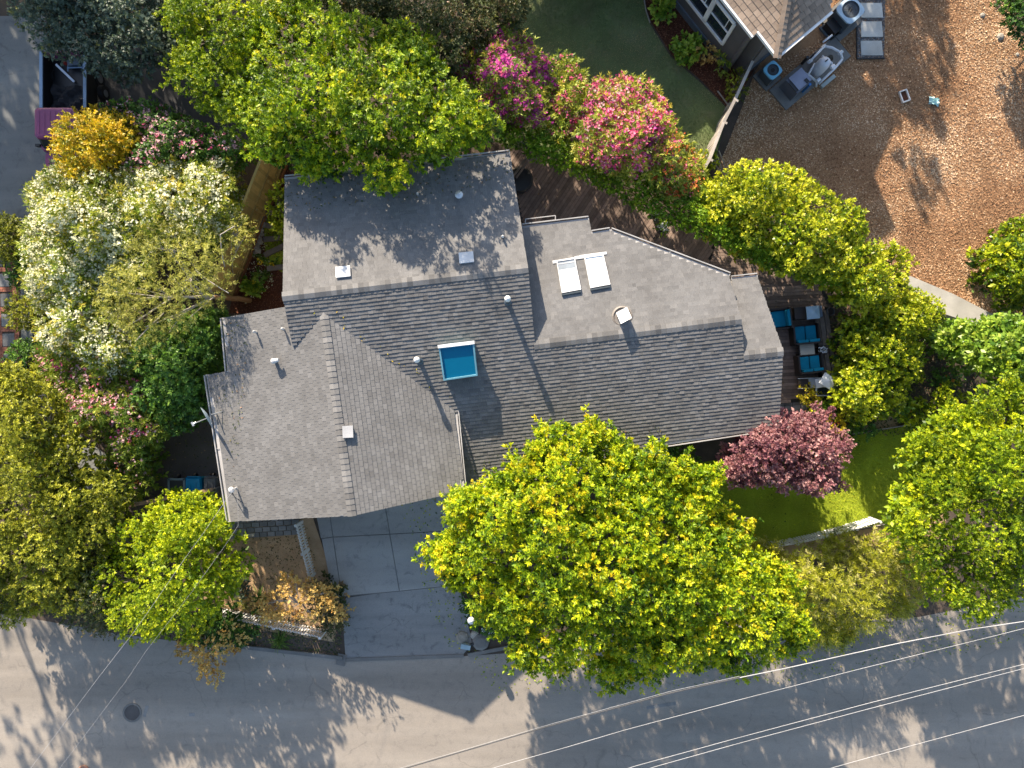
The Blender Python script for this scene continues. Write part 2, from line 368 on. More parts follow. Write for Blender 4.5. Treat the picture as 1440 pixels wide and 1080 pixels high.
# ================================================================== GROUND
ground_poly('ground', [(-6000, -6000), (7000, -6000), (7000, 7000), (-6000, 7000)], 0.0, MT_soil)
ground_poly('road', [(-3000, 790), (-300, 845), (0, 862), (170, 892), (300, 908), (480, 926), (650, 923), (720, 918), (770, 900), (1000, 880), (1290, 868), (1440, 838), (1700, 775), (4500, 200), (4500, 3000), (-3000, 3000)], .004, MT_asphalt)
ground_poly('side_driveway', [(-900, 30), (60, 22), (150, 85), (140, 150), (120, 240), (75, 330), (45, 480), (85, 590), (150, 640), (165, 720), (100, 720), (60, 600), (30, 500), (28, 330), (0, 300), (-900, 300)], .008, paved('grey_driveway_concrete', [(.16,.17,.172), (.22,.225,.222), (.26,.26,.25)], .8, .35, .3, .3))
ground_poly('dark_parking_pad', [(140, 60), (350, 60), (350, 205), (140, 205)], .012, noise_mat('dark_pavement', [(.05,.05,.052), (.075,.073,.074)], 2, 80, .9, .3, .004))
ground_poly('mulch_yard', [(1062, 100), (1040, 160), (1000, 262), (1100, 300), (1270, 402), (1400, 456), (1440, 470), (2400, 520), (2400, -900), (1100, -900), (1100, 40)], .004, MT_mulch)
ground_poly('planting_bed', [(905, -200), (906, 0), (916, 32), (945, 78), (985, 112), (1024, 152), (1048, 120), (1060, 100), (1080, -200)], .008, MT_redmulch)
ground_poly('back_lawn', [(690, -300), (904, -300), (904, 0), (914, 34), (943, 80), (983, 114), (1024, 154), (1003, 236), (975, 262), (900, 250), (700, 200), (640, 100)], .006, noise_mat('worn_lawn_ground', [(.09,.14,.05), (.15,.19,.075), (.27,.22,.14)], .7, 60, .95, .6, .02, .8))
ground_poly('front_lawn', [(930, 660), (1016, 645), (1130, 626), (1270, 600), (1400, 578), (1420, 700), (1245, 737), (1060, 770), (960, 790)], .012, MT_grassg)
ground_poly('lawn_border_soil', [(1010, 782), (1062, 772), (1245, 739), (1330, 722), (1330, 760), (1240, 765), (1085, 795), (1010, 800)], .016, MT_tan)
ground_poly('front_yard_soil', [(300, 735), (440, 728), (478, 842), (470, 905), (290, 872), (240, 800)], .004, MT_tan)
ground_poly('fence_verge_soil', [(280, 872), (470, 903), (480, 924), (270, 902)], .008, noise_mat('verge_soil', [(.08,.06,.045), (.16,.12,.09)], 3, 50))
ground_poly('bed_mulch', [(322, 440), (345, 330), (395, 235), (440, 240), (440, 445)], .004, MT_redmulch)
ground_poly('garden_path_soil', [(1222, 560), (1262, 560), (1262, 602), (1212, 612), (1215, 585)], .004, MT_tan)
ground_poly('side_yard_soil', [(190, 580), (330, 560), (345, 700), (180, 712)], .004, noise_mat('side_yard_dirt', [(.10,.082,.068), (.17,.14,.115)], 1.5, 60))

def scatter(name, poly_px, n, mat, mode, size, z=.01, parent=None, toner=None, z_px=0.0):
    xs = [p[0] for p in poly_px]; ys = [p[1] for p in poly_px]
    P = NR.rand(int(n*1.5), 2)*[max(xs)-min(xs), max(ys)-min(ys)]+[min(xs), min(ys)]
    P = P[inside(P, poly_px)][:n]; k = (H-z)/F; n = len(P)
    C = np.stack([(P[:, 0]-720)*k, (540-P[:, 1])*k, np.full(n, z)], 1)
    a = NR.rand(n)*2*np.pi; sz = size*(.5+NR.rand(n)); d = np.stack([np.cos(a), np.sin(a), np.zeros(n)], 1); s = np.stack([-d[:, 1], d[:, 0], np.zeros(n)], 1)
    if mode == 'blade':
        lean = NR.randn(n, 3)*.35; lean[:, 2] = 1; tip = lean*(sz*(1.0))[:, None]
        V = np.stack([C-s*(sz*.16)[:, None], C+s*(sz*.16)[:, None], C+tip], 1)
    else:
        tilt = NR.randn(n)*.35; d[:, 2] = tilt; s[:, 2] = NR.randn(n)*.35
        C[:, 2] += .008+NR.rand(n)*.018; h = (sz*.5)[:, None]; w = (sz*(.18+.2*NR.rand(n)))[:, None]
        V = np.stack([C-d*h-s*w, C+d*h-s*w, C+d*h+s*w, C-d*h+s*w], 1)
    tone = NR.rand(n) if toner is None else toner(P)
    return np_mesh(name, V, tone, mat, parent)
def vnoise(P, sc):
    g = np.random.RandomState(int(sc)).rand(64, 64); q = (P+4000)/sc; i = np.floor(q).astype(int); f = q-i; f = f*f*(3-2*f); i %= 63
    a = g[i[:, 0], i[:, 1]]; b = g[i[:, 0]+1, i[:, 1]]; c = g[i[:, 0], i[:, 1]+1]; d = g[i[:, 0]+1, i[:, 1]+1]
    return (a*(1-f[:, 0])+b*f[:, 0])*(1-f[:, 1])+(c*(1-f[:, 0])+d*f[:, 0])*f[:, 1]
def np_mesh(name, V, tone, mat, parent=None, off=None):
    n, kf = V.shape[0], V.shape[1]
    me = bpy.data.meshes.new(name)
    if off is not None: V = V-np.array(off)
    me.vertices.add(n*kf); me.vertices.foreach_set('co', V.astype(np.float32).ravel())
    me.loops.add(n*kf); me.loops.foreach_set('vertex_index', np.arange(n*kf, dtype=np.int32))
    me.polygons.add(n); me.polygons.foreach_set('loop_start', np.arange(0, n*kf, kf, dtype=np.int32))
    me.polygons.foreach_set('loop_total', np.full(n, kf, dtype=np.int32))
    at = me.attributes.new('tone', 'FLOAT', 'FACE'); at.data.foreach_set('value', np.clip(tone, 0, 1).astype(np.float32))
    me.materials.append(mat); me.update(calc_edges=True)
    o = bpy.data.objects.new(name, me); col.objects.link(o)
    if parent is not None: o.parent = parent
    return o
tag(scatter('bark_chips', [(1062, 100), (1040, 160), (1000, 262), (1100, 300), (1270, 402), (1400, 456), (1440, 470), (1500, 470), (1500, -40), (1190, -40), (1150, 60)], 115000, MT_chip, 'chip', .041, .008, toner=lambda P: np.clip(.5+NR.randn(len(P))*.24+.55*(vnoise(P, 90)-.5)+.35*(vnoise(P, 22)-.5), 0, 1)),
    'orange brown bark chips spread over the neighbouring yard', 'bark chips', kind='stuff')
tag(scatter('grass', [(930, 660), (1016, 645), (1130, 626), (1270, 600), (1400, 578), (1420, 700), (1245, 737), (1060, 770), (960, 790)], 60000, MT_grass, 'blade', .05, .012, toner=lambda P: np.clip(.5+.2*NR.randn(len(P))+.5*(vnoise(P, 30)-.5)+.3*(vnoise(P, 9)-.5), 0, 1)),
    'bright mown grass of the front lawn beside the plum tree', 'grass', kind='stuff')
_lawn = [(690, -20), (904, -20), (904, 0), (914, 34), (943, 80), (983, 114), (1024, 154), (1003, 236), (975, 262), (900, 250), (700, 200), (640, 100)]
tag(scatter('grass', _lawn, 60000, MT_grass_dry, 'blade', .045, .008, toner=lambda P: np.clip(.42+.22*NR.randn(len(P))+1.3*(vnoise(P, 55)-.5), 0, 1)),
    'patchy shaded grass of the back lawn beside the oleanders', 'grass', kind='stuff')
for poly, n, lab in (([(322, 440), (345, 330), (395, 235), (420, 240), (405, 445)], 5000, 'red brown chips in the narrow bed by the cedar fence'),
                     ([(906, 0), (916, 32), (945, 78), (985, 112), (1024, 152), (1048, 120), (1030, 100), (950, 0)], 9000, 'dark bark chips in the bed under the neighbouring wall')):
    tag(scatter('bark_chips', poly, n, tone_mat('red_chip_%d' % n, [(.06,.02,.01), (.15,.05,.025), (.3,.14,.08)], None, .9), 'chip', .04, .01), lab, 'bark chips', kind='stuff')
tag(scatter('fallen_leaves', [(-20, 850), (190, 890), (300, 905), (480, 922), (480, 870), (300, 850), (180, 800), (0, 800)], 6000, LF['dry'], 'chip', .06, .012),
    'scattered dead leaves along the shaded road edge', 'leaf litter', kind='stuff')
tag(scatter('fallen_leaves', [(190, 590), (340, 570), (345, 700), (180, 712)], 700, LF['dry'], 'chip', .05, .012), 'a few dead leaves on the side yard dirt', 'leaf litter', kind='stuff')
tag(scatter('fallen_leaves', [(1180, 410), (1260, 440), (1400, 540), (1380, 620), (1200, 610), (1150, 560), (1150, 420)], 5000, LF['dry'], 'chip', .06, .012), 'dead leaves over the shaded soil beyond the deck', 'leaf litter', kind='stuff')
tag(scatter('fallen_leaves', [(310, 740), (430, 735), (470, 880), (300, 860)], 1300, LF['dry'], 'chip', .045, .012), 'dry leaves over the tan front yard soil', 'leaf litter', kind='stuff')
tag(scatter('fallen_leaves', [(340, 340), (372, 320), (385, 400), (345, 430)], 260, FL['white'], 'chip', .05, .03), 'white petals fallen on the mulch by the cedar fence', 'petals', kind='stuff')

# driveway slabs
drv = bpy.data.objects.new('driveway', None); col.objects.link(drv); drv.location = W(550, 780, 0); structure(drv)
def lerp(a, b, t): return (a[0]+(b[0]-a[0])*t, a[1]+(b[1]-a[1])*t)
cols_px = [((428, 640), (470, 842)), ((452, 640), (481, 838)), ((530, 640), (562, 831)), ((617, 640), (641, 823)), ((648, 640), (668, 818))]
def slab(px4, mat, parent, name='concrete_slab', z=.05, gap=.6, th=.05):
    cx = sum(p[0] for p in px4)/4; cy = sum(p[1] for p in px4)/4
    pts = []
    for p in px4:
        dx, dy = p[0]-cx, p[1]-cy; pts.append((p[0]-math.copysign(gap, dx), p[1]-math.copysign(gap, dy)))
    m = M(); w = [W(x, y, 0)[:2] for x, y in pts]
    if Vector((w[1][0]-w[0][0], w[1][1]-w[0][1], 0)).cross(Vector((w[2][0]-w[1][0], w[2][1]-w[1][1], 0))).z < 0: w = w[::-1]
    m.prism(w, z-th+.002, z); return m.obj(name, mat, parent)
for i in range(4):
    a, b = cols_px[i], cols_px[i+1]
    for t0, t1 in ((0, .58), (.58, 1)):
        slab([lerp(*a, t0), lerp(*b, t0), lerp(*b, t1), lerp(*a, t1)], MT_conc, drv)
m = M(); m.prism([W(x, y)[:2] for x, y in ((428, 640), (470, 842), (668, 818), (648, 640))][::1], .001, .03); m.obj('joint_bed', MT_curb, drv)
ground_poly('driveway_apron', [(480, 840), (645, 823), (652, 850), (664, 905), (650, 922), (486, 927)], .03, MT_apron, thick=.028)
m = M(); m.beam(W(474, 926, .035), W(486, 929, .035), .5, .05); m.beam(W(486, 928, .04), W(652, 922, .04), .14, .04)
structure(m.obj('driveway_lip', MT_curb))
m = M()
for a, b in (((300, 905), (400, 916)), ((400, 916), (482, 925)), ((658, 921), (740, 905)), ((740, 905), (1000, 882))):
    m.beam(W(*a, .06), W(*b, .06), .15, .12)
structure(m.obj('kerb', MT_curb))
# manhole and valve covers in the road
mh = thing('manhole_cover', 'round iron manhole cover set in the shaded road', 'manhole cover', W(186, 1002, .006))
m = M(); m.cyl(W(186, 1002, .006), .33, .016, 28); m.obj('cover', plain('cast_iron', (.10, .09, .085), .7, .3), mh)
m = M(); m.lathe(W(186, 1002, .006), [(.34, 0), (.34, .02), (.42, .02), (.42, 0)], 28); m.obj('frame', MT_curb, mh)
for (x, y, rz, l) in ((205, 1000, 1.3, .5), (270, 1005, 0, .25), (930, 992, .15, 1.3)):
    m = M(); m.box(W(x, y, .007), (l, .14, .006), rz); o = m.obj('asphalt_patch', MT_apron); structure(o)
m = M(); m.lathe((0, 0, 0), [(.0, .02), (.16, .02), (.17, 0), (.23, 0), (.24, .03), (.22, .04), (.18, .045), (.17, .03)], 24)
o = m.obj('pot_lid', plain('rusty_orange_metal', (.45, .22, .13), .5)); o.location = W(118, 1083, .01)
tag(o, 'round rust orange lid lying on the road, cut by the bottom of the photo', 'lid')

# paver strip under the garage gable
pv = bpy.data.objects.new('paver_strip', None); col.objects.link(pv); pv.location = W(380, 742, 0); structure(pv)
for r in range(-3, 3):
    for c in range(9):
        x = 326+c*11.2+(r % 2)*4; y = 740+r*7.2-c*.75
        p = W(x, y, .03); block('paver', MT_paver, pv, p, (.32, .20, .06), .06+R.uniform(-.02, .02))
o = block('stone_block', MT_rock, None, W(354, 752, .06), (.28, .14, .12), .05); tag(o, 'small pale stone block beside the paver strip', 'stone')

# patio pavers right of house
pp = bpy.data.objects.new('patio_paving', None); col.objects.link(pp); pp.location = W(1115, 575, 0); structure(pp)
for r in range(7):
    for c in range(4):
        p = W(1096+c*11.5+r*.6, 560+r*7-c*.5, .04); block('paver', MT_paver, pp, p, (.345, .2, .05), .06)

# red brick path, left edge
bp = bpy.data.objects.new('brick_path', None); col.objects.link(bp); bp.location = W(10, 430, 0); structure(bp)
def brick_at(x, y, w, h, rz=0): block('brick', MT_brick, bp, W(x, y, .02), (w/32, h/32, .05), rz)
for k in range(6):
    cx, cy = 6+k*1.6, 362+k*28
    for j in range(5):
        brick_at(cx-14+j*6.2, cy-12.5, 5.8, 3.0); brick_at(cx-14+j*6.2, cy-9.2, 5.8, 3.0)
    for j in range(5):
        for dx in (-13.5, -10.2, 10.2, 13.5): brick_at(cx+dx, cy-5.5+j*4.4, 3.0, 4.1)
    block('paver', MT_paver, bp, W(cx, cy+4, .02), (.52, .56, .045), .03)
m = M(); m.prism([W(x, y)[:2] for x, y in ((-30, 345), (18, 345), (34, 520), (-30, 520))], .0, .02); m.obj('mortar_bed', MT_soil, bp)

# ================================================================== HOUSE
hs = thing('house', 'single-storey house with grey shingle roofs stepping around the centre of the photo', 'house', (0, 0, 0))
PM = Plane(WV(398, 416, 5.0), WV(742, 377, 5.0), WV(655, 683, 2.95))          # main south slope
PA = Plane(WV(398, 416, 5.0), WV(742, 377, 5.0), WV(560, 236, 3.92))           # north slope
b1, b2 = PM.hit(752, 485), PM.hit(1042, 449)
_t = (b2-b1); _nrm = Vector((-_t.y, _t.x, 0)).normalized()
PB = Plane(b1, b2, b1+_nrm*4.6+Vector((0, 0, -.62)))
c1, c2 = PM.hit(1046, 500), PM.hit(1101, 494)
PC = Plane(c1, c2, c1+_nrm*3.0+Vector((0, 0, -.45)))
g1, g2 = PM.hit(455, 440), WV(495, 725, PM.hit(455, 440).z)
PGR = Plane(g1, g2, PM.hit(639, 576))
PGL = Plane(g1, g2, WV(325, 733, 3.6))
print('heights', g1, b1, b2, c1, PM.hit(639, 576), PGL.hit(293, 527), PA.hit(401, 252), PM.hit(938, 624))

def roof_face(poly_px, plane, p, q, expo, tw, thick=(.006, .02), tone0=.5, jit=.35, off=0.0, reg=False):
    pts = [plane.hit(*xy) for xy in poly_px]
    n = plane.n; U = (Vector(q)-Vector(p)); U -= n*U.dot(n); U.normalize(); V = n.cross(U)
    if V.z > 0: V = -V
    O = Vector(p)
    m = M(); k = len(pts)
    lo = [x-n*.15 for x in pts]
    m.quad(pts); m.quad(lo[::-1])
    for i in range(k): m.quad([pts[i], lo[i], lo[(i+1) % k], pts[(i+1) % k]])
    roof = m.obj('roof', MT_gutter, hs)
    p2 = [((x-O).dot(U), (x-O).dot(V)) for x in pts]
    v0 = min(a[1] for a in p2); v1 = max(a[1] for a in p2)
    s = M(); v = v0; row = 0
    while v < v1:
        ve = min(v+expo, v1+.03); wob = R.uniform(-.006, .006)
        for (a, b) in spans(p2, min(v+expo*.5, v1-.001)):
            u = a-.015-(R.random()*tw[1]*.5 if not reg else ((row % 2)*.5+.1*R.random())*tw[0]+(a % tw[0]))
            while u < b+.015:
                w = R.uniform(*tw); ua, ub = max(u, a-.015), min(u+w-(.012 if reg else .004), b+.015); u += w
                if ub-ua < .02: continue
                t = thick[0]+(thick[1]-thick[0])*(R.random()**.8)
                tn = min(1, max(0, tone0+R.gauss(0, jit*.5)))
                lowv = ve+wob+(R.random() < .3)*.006
                P = lambda uu, vv, h: O+U*uu+V*vv+n*h
                A, B, C_, D = P(ua, v, .004), P(ub, v, .004), P(ub, lowv, .004+t), P(ua, lowv, .004+t)
                s.quad([A, D, C_, B] if n.dot((D-A).cross(B-A)) > 0 else [A, B, C_, D], tn)
                E, G = P(ub, lowv, -.002), P(ua, lowv, -.002)
                s.quad([D, G, E, C_], tn)
                s.quad([A, G, D], tn); s.quad([B, C_, E], tn)
        v += expo; row += 1
    sh = s.obj('shingle', MT_shingle, roof); sh['kind'] = 'stuff'
    return roof
def ridge_caps(roof, p, q, n1, n2, step=.2, reach=.15, rev=False):
    p, q = Vector(p), Vector(q)
    if rev: p, q = q, p
    d = q-p; L = d.length; d.normalize()
    vs_ = []
    for n in (n1, n2):
        v = n.cross(d)
        if v.z > 0: v = -v
        vs_.append(v)
    meshes = []
    for t in range(4):
        m = M(); h0, h1 = .022, .040
        up = Vector((0, 0, 1)); a = -d*.02; b = d*(step+.03)
        for v, n in zip(vs_, (n1, n2)):
            A, B = a+up*h0, b+up*h1; C_, D = b+v*reach+n*h1, a+v*reach+n*h0
            fl = (B-A).cross(D-A).dot(n) > 0
            m.quad([A, B, C_, D] if fl else [A, D, C_, B], .15+.25*t)
            C2 = b+v*reach+n*.0; B2 = b+up*.0; D2 = a+v*reach
            m.quad([B, B2, C2, C_], .2); m.quad([C_, C2, D2, D], .3)
        me = bpy.data.meshes.new('ridge_shingle_mesh'); me.from_pydata(m.v, [], m.f)
        at = me.attributes.new('tone', 'FLOAT', 'FACE'); at.data.foreach_set('value', m.t)
        me.materials.append(MT_shingle); meshes.append(me)
    k = int(L/step); off = wloc(roof)
    for i in range(k):
        o = bpy.data.objects.new('ridge_shingle', R.choice(meshes)); col.objects.link(o); o.parent = roof
        o.location = p+d*(i*L/k)-off

main_px = [(398, 418), (742, 377), (752, 485), (1042, 449), (1046, 500), (1101, 494), (1095, 598), (938, 622), (936, 640), (655, 683), (639, 576), (455, 440), (412, 488)]
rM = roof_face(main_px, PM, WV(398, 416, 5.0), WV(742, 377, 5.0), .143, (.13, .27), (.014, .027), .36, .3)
rA = roof_face([(401, 253), (717, 217), (742, 376), (398, 417)], PA, WV(398, 416, 5.0), WV(742, 377, 5.0), .143, (.12, .26), (.003, .010), .6, .22)
rB = roof_face([(735, 321), (828, 310), (833, 330), (858, 326), (1025, 389), (1042, 448), (752, 484)], PB, b1, b2, .143, (.12, .26), (.003, .010), .62, .22)
rC = roof_face([(1029, 394), (1065, 390), (1101, 493), (1046, 499)], PC, c1, c2, .143, (.12, .26), (.003, .010), .62, .22)
rGL = roof_face([(455, 440), (495, 725), (325, 733), (293, 527), (323, 522), (316, 447), (402, 432), (414, 488)], PGL, g1, g2, .165, (.2, .21), (.012, .018), .5, .22, reg=True)
rGR = roof_face([(455, 440), (639, 576), (650, 690), (495, 725)], PGR, g1, g2, .165, (.225, .235), (.012, .018), .5, .22, reg=True)
ridge_caps(rA, WV(398, 417, 5.0), WV(742, 377, 5.0), PA.n, PM.n, .2, .17, True)
ridge_caps(rB, b1, b2, PB.n, PM.n, .2, .17, True)
ridge_caps(rC, c1, c2, PC.n, PM.n, .2, .17, True)
ridge_caps(rGL, g1, g2, PGL.n, PGR.n, .21, .16)

# walls: one band per straight run, up to the roof underside
outl = [((401, 253), PA), ((717, 217), PA), ((738, 345), PA), ((740, 326), PB), ((828, 310), PB), ((833, 330), PB), ((858, 326), PB), ((1025, 389), PB), ((1030, 396), PC), ((1065, 390), PC), ((1101, 494), PC), ((1095, 598), PM), ((938, 622), PM), ((936, 640), PM), ((655, 683), PM), ((650, 690), PGR), ((495, 725), PGR), ((325, 733), PGL), ((293, 527), PGL), ((323, 522), PGL), ((316, 447), PGL), ((402, 432), PGL), ((398, 417), PA)]
wp = [pl.hit(*xy) for xy, pl in outl]
def inset(pts, d):
    n = len(pts); out = []
    area = sum(pts[i].x*pts[(i+1) % n].y-pts[(i+1) % n].x*pts[i].y for i in range(n))
    sg = 1 if area > 0 else -1
    for i in range(n):
        a, b, c = pts[i-1], pts[i], pts[(i+1) % n]
        e1 = (b-a); e1.z = 0; e1.normalize(); e2 = (c-b); e2.z = 0; e2.normalize()
        n1 = Vector((-e1.y, e1.x, 0))*sg; n2 = Vector((-e2.y, e2.x, 0))*sg
        bis = n1+n2
        if bis.length < .2: bis = n1
        bis.normalize(); out.append(b+bis*min(d/max(.35, bis.dot(n1)), d*1.6))
    return out
wi = inset(wp, .42)
for i in range(len(wi)):
    a, b = wi[i], wi[(i+1) % len(wi)]
    pl_a, pl_b = outl[i][1], outl[(i+1) % len(wi)][1]
    za = min(wp[i].z, pl_a.z(a.x, a.y))-.17; zb = min(wp[(i+1) % len(wi)].z, pl_b.z(b.x, b.y))-.17
    if i == 16: za = pl_a.z(a.x, a.y)-.17
    m = M(); d = (b-a); d.z = 0
    if d.length < .3: continue
    s_ = Vector((-d.y, d.x, 0)).normalized()*.07
    if i in (1, 2): continue
    m.hexa([(a-s_).to_tuple()[:2]+(0,), (b-s_).to_tuple()[:2]+(0,), (b+s_).to_tuple()[:2]+(0,), (a+s_).to_tuple()[:2]+(0,),
            (a-s_).to_tuple()[:2]+(za,), (b-s_).to_tuple()[:2]+(zb,), (b+s_).to_tuple()[:2]+(zb,), (a+s_).to_tuple()[:2]+(za,)])
    m.obj('wall', MT_wallp, hs)
# step wall between the high north roof and the lower wing
a, b = PA.hit(719, 240), PA.hit(742, 376)
m = M(); q = [Vector(a)+Vector((-.12, 0, -.15)), Vector(b)+Vector((-.12, 0, -.15))]
m.hexa([(q[0].x-.06, q[0].y, 0), (q[0].x, q[0].y, 0), (q[1].x, q[1].y, 0), (q[1].x-.06, q[1].y, 0), (q[0].x-.06, q[0].y, q[0].z), (q[0].x, q[0].y, q[0].z), (q[1].x, q[1].y, q[1].z), (q[1].x-.06, q[1].y, q[1].z)])
m.obj('wall', MT_wallp, hs)
# gutters
def gutter(pq, plane, side=1):
    for k in range(len(pq)-1):
        p, q = plane.hit(*pq[k]), plane.hit(*pq[k+1]); d = (q-p).normalized()
        s_ = Vector((d.y, -d.x, 0)).normalized()*side; z = Vector((0, 0, -.02))
        m = M()
        m.beam(p+s_*.16+z, q+s_*.16+z, .035, .10)             # outer lip
        m.beam(p+s_*.055+z*2, q+s_*.055+z*2, .09, .012)        # trough
        L = (q-p).length; nb = max(1, int(L/2.4))
        for j in range(nb+1): 
            c = p+d*(L*j/max(1, nb)); m.beam(c+Vector((0, 0, .0)), c+s_*.115, .03, .008)
        m.obj('gutter', MT_gutter, hs)
gutter([(401, 253), (717, 217)], PA, -1)
gutter([(735, 321), (828, 310)], PB, -1)
gutter([(833, 330), (858, 326), (1025, 389)], PB, -1)
gutter([(1029, 394), (1065, 390)], PC, -1)
gutter([(1095, 598), (938, 622)], PM, -1)
gutter([(936, 640), (655, 683)], PM, -1)
gutter([(639, 578), (650, 690)], PGR, -1)
gutter([(325, 733), (293, 527)], PGL, -1)
gutter([(323, 522), (316, 447)], PGL, -1)
# upper gutter frame piece on the wing's north edge
m = M(); p, q = PB.hit(739, 320)+Vector((0, .16, -.02)), PB.hit(781, 315)+Vector((0, .16, -.02))
e = Vector((0, .17, 0)); m.beam(p+e, q+e, .03, .04); m.beam(p, q, .03, .04); m.beam(p, p+e, .03, .04); m.beam(q, q+e, .03, .04)
m.obj('gutter_bracket', MT_gutter, hs)

# garage door under the gable (behind the eave)
a, b = wi[15], wi[16]
dd = (a-b).normalized(); nrm = Vector((dd.y, -dd.x, 0))
c0 = b+dd*.3+nrm*(-.1)
gd = M(); gd.beam((c0.x, c0.y, 1.1), (c0.x+dd.x*4.4, c0.y+dd.y*4.4, 1.1), .06, 2.1); gd.obj('garage_door', MT_white, hs)

# roof penetrations
def up(p, h): return Vector((p.x, p.y, p.z+h))
def flue(px, py, plane, h, r, cap=1.25, mats=(None, None)):
    b = plane.hit(px, py); m = M(); m.lathe(b, [(r*1.9, -.05), (r*1.8, .01), (r*1.05, .05)], 16); m.tube([b-Vector((0, 0, .1)), up(b, h)], r, 16)
    f = m.obj('flue_pipe', mats[0] or MT_metal, hs, True)
    m = M(); t = up(b, h); m.lathe(t, [(r*cap, -.10), (r*cap, .0), (r*cap*.85, .05), (r*.4, .09), (0.001, .1)], 16)
    m.obj('flue_cap', mats[1] or MT_vent, f, True); return f
flue(714, 424, PM, .85, .085, 1.35, (MT_darkpipe, MT_white))
flue(590, 507, PM, .78, .085, 1.35, (MT_darkpipe, MT_white))
flue(400, 463, PGL, .25, .03, 1.6)
flue(361, 467, PGL, .27, .03, 1.6)
flue(707, 334, PA, .2, .04, 1.2, (MT_dark, MT_white))
# gooseneck vent
b = PGL.hit(388, 508); m = M(); m.tube([b, up(b, .28)], .075, 14); m.tube([up(b, .24), up(b, .30)+Vector((.0, 0, 0)), up(b, .30)+Vector((.2, .04, 0))], .07, 12)
m.lathe(up(b, .25), [(.1, -.03), (.1, .06), (.06, .1), (.001, .11)], 14); m.obj('gooseneck_vent', MT_vent, hs)
b = PA.hit(646, 276); m = M(); m.tube([b, up(b, .22)], .1, 14); m.lathe(up(b, .2), [(.15, -.03), (.15, .04), (.06, .1), (.001, .11)], 14); m.obj('round_vent', MT_metal, hs)
b = PA.hit(588, 274); m = M(); m.tube([b, up(b, .2)], .05, 10); m.obj('vent_stub', MT_metal, hs)
def frame_on(plane, corners_px, h, name, matf, matg, rim=.07, lip=None, inner=.03):
    """curb with a rim round a recessed pane, on a roof plane"""
    n = plane.n; c = [plane.hit(*p) for p in corners_px]
    base = bpy.data.objects.new(name, None)
    m = M(); ctr = sum(c, Vector())/4; top = [x+n*h for x in c]; ct = ctr+n*h
    inn = [x+(ct-x).normalized()*rim*1.42 for x in top]; innl = [x-n*inner for x in inn]
    for i in range(4):
        j = (i+1) % 4
        m.quad([c[i], c[j], top[j], top[i]]); m.quad([top[i], top[j], inn[j], inn[i]]); m.quad([inn[i], inn[j], innl[j], innl[i]])
    f = m.obj(name, matf, hs)
    m = M(); m.quad(innl[::-1] if (innl[1]-innl[0]).cross(innl[2]-innl[1]).dot(n) < 0 else innl); m.obj('pane', matg, f)
    return f, top, inn, n
f, top, inn, n = frame_on(PM, [(618, 485), (667, 479), (672, 524), (625, 531)], .50, 'skylight', plain('pale_blue_metal', (.16, .36, .44), .4), MT_blueglass, .055, inner=.06)
m = M(); e = (top[0]-top[3]).normalized()
m.beam(top[0]+e*.03-n*.015+Vector((-.02, 0, 0)), top[1]+e*.03-n*.015+Vector((.02, 0, 0)), .12, .05); m.obj('head_flashing', MT_white, f)
for cs, blind in (([(782, 367), (808, 363), (817, 408), (790, 413)], True), ([(821, 362), (848, 358), (858, 401), (830, 406)], False)):
    f, top, inn, n = frame_on(PB, cs, .11, 'roof_window', MT_white, MT_opal, .05)
    if blind:
        m = M(); z = -n*.026; q = [inn[0]+z, inn[1]+z, inn[1]+(inn[2]-inn[1])*.28+z, inn[0]+(inn[3]-inn[0])*.28+z]; m.quad(q[::-1]); m.obj('blind', plain('grey_blind', (.30, .34, .38), .6), f)
        m = M(); a_ = inn[0]+(inn[3]-inn[0])*.09; b_ = inn[1]+(inn[2]-inn[1])*.09; m.beam(a_-n*.02, b_-n*.02, .03, .01); m.obj('blind_bar', MT_white, f)
    m = M(); m.beam(top[3]-n*.06+Vector((0, -.06, 0)), top[2]-n*.06+Vector((0, -.06, 0)), .06, .10); m.obj('bottom_rail', plain('dark_slate_flashing', (.06, .075, .085), .5), f)
m = M(); m.beam(PB.hit(777, 369)+PB.n*.03, PB.hit(783, 368)+PB.n*.03, .12, .02); m.beam(PB.hit(808, 363)+PB.n*.03, PB.hit(823, 361)+PB.n*.03, .12, .02); m.beam(PB.hit(815, 361)+PB.n*.03, PB.hit(853, 356)+PB.n*.03, .10, .02)
m.obj('window_flashing', MT_white, hs)
# attic fan on the wing
b = PB.hit(875, 445); m = M(); m.lathe(b, [(.38, -.04), (.40, .03), (.34, .06), (.30, .02), (.2, .03)], 24); fan = m.obj('attic_fan_base', plain('brown_grey_metal', (.22, .19, .165), .6), hs)
m = M(); m.cyl(b-Vector((0, 0, .05)), .2, .33, 18); m.obj('fan_neck', MT_dark, fan)
m = M(); c = up(b, .40); u1 = Vector((.20, .11, 0)); u2 = Vector((-.08, .21, -.06)); P = [c-u1-u2, c+u1-u2, c+u1+u2, c-u1+u2]; m.hexa([x-Vector((0, 0, .10)) for x in P]+P); m.obj('fan_hood', MT_white, fan)
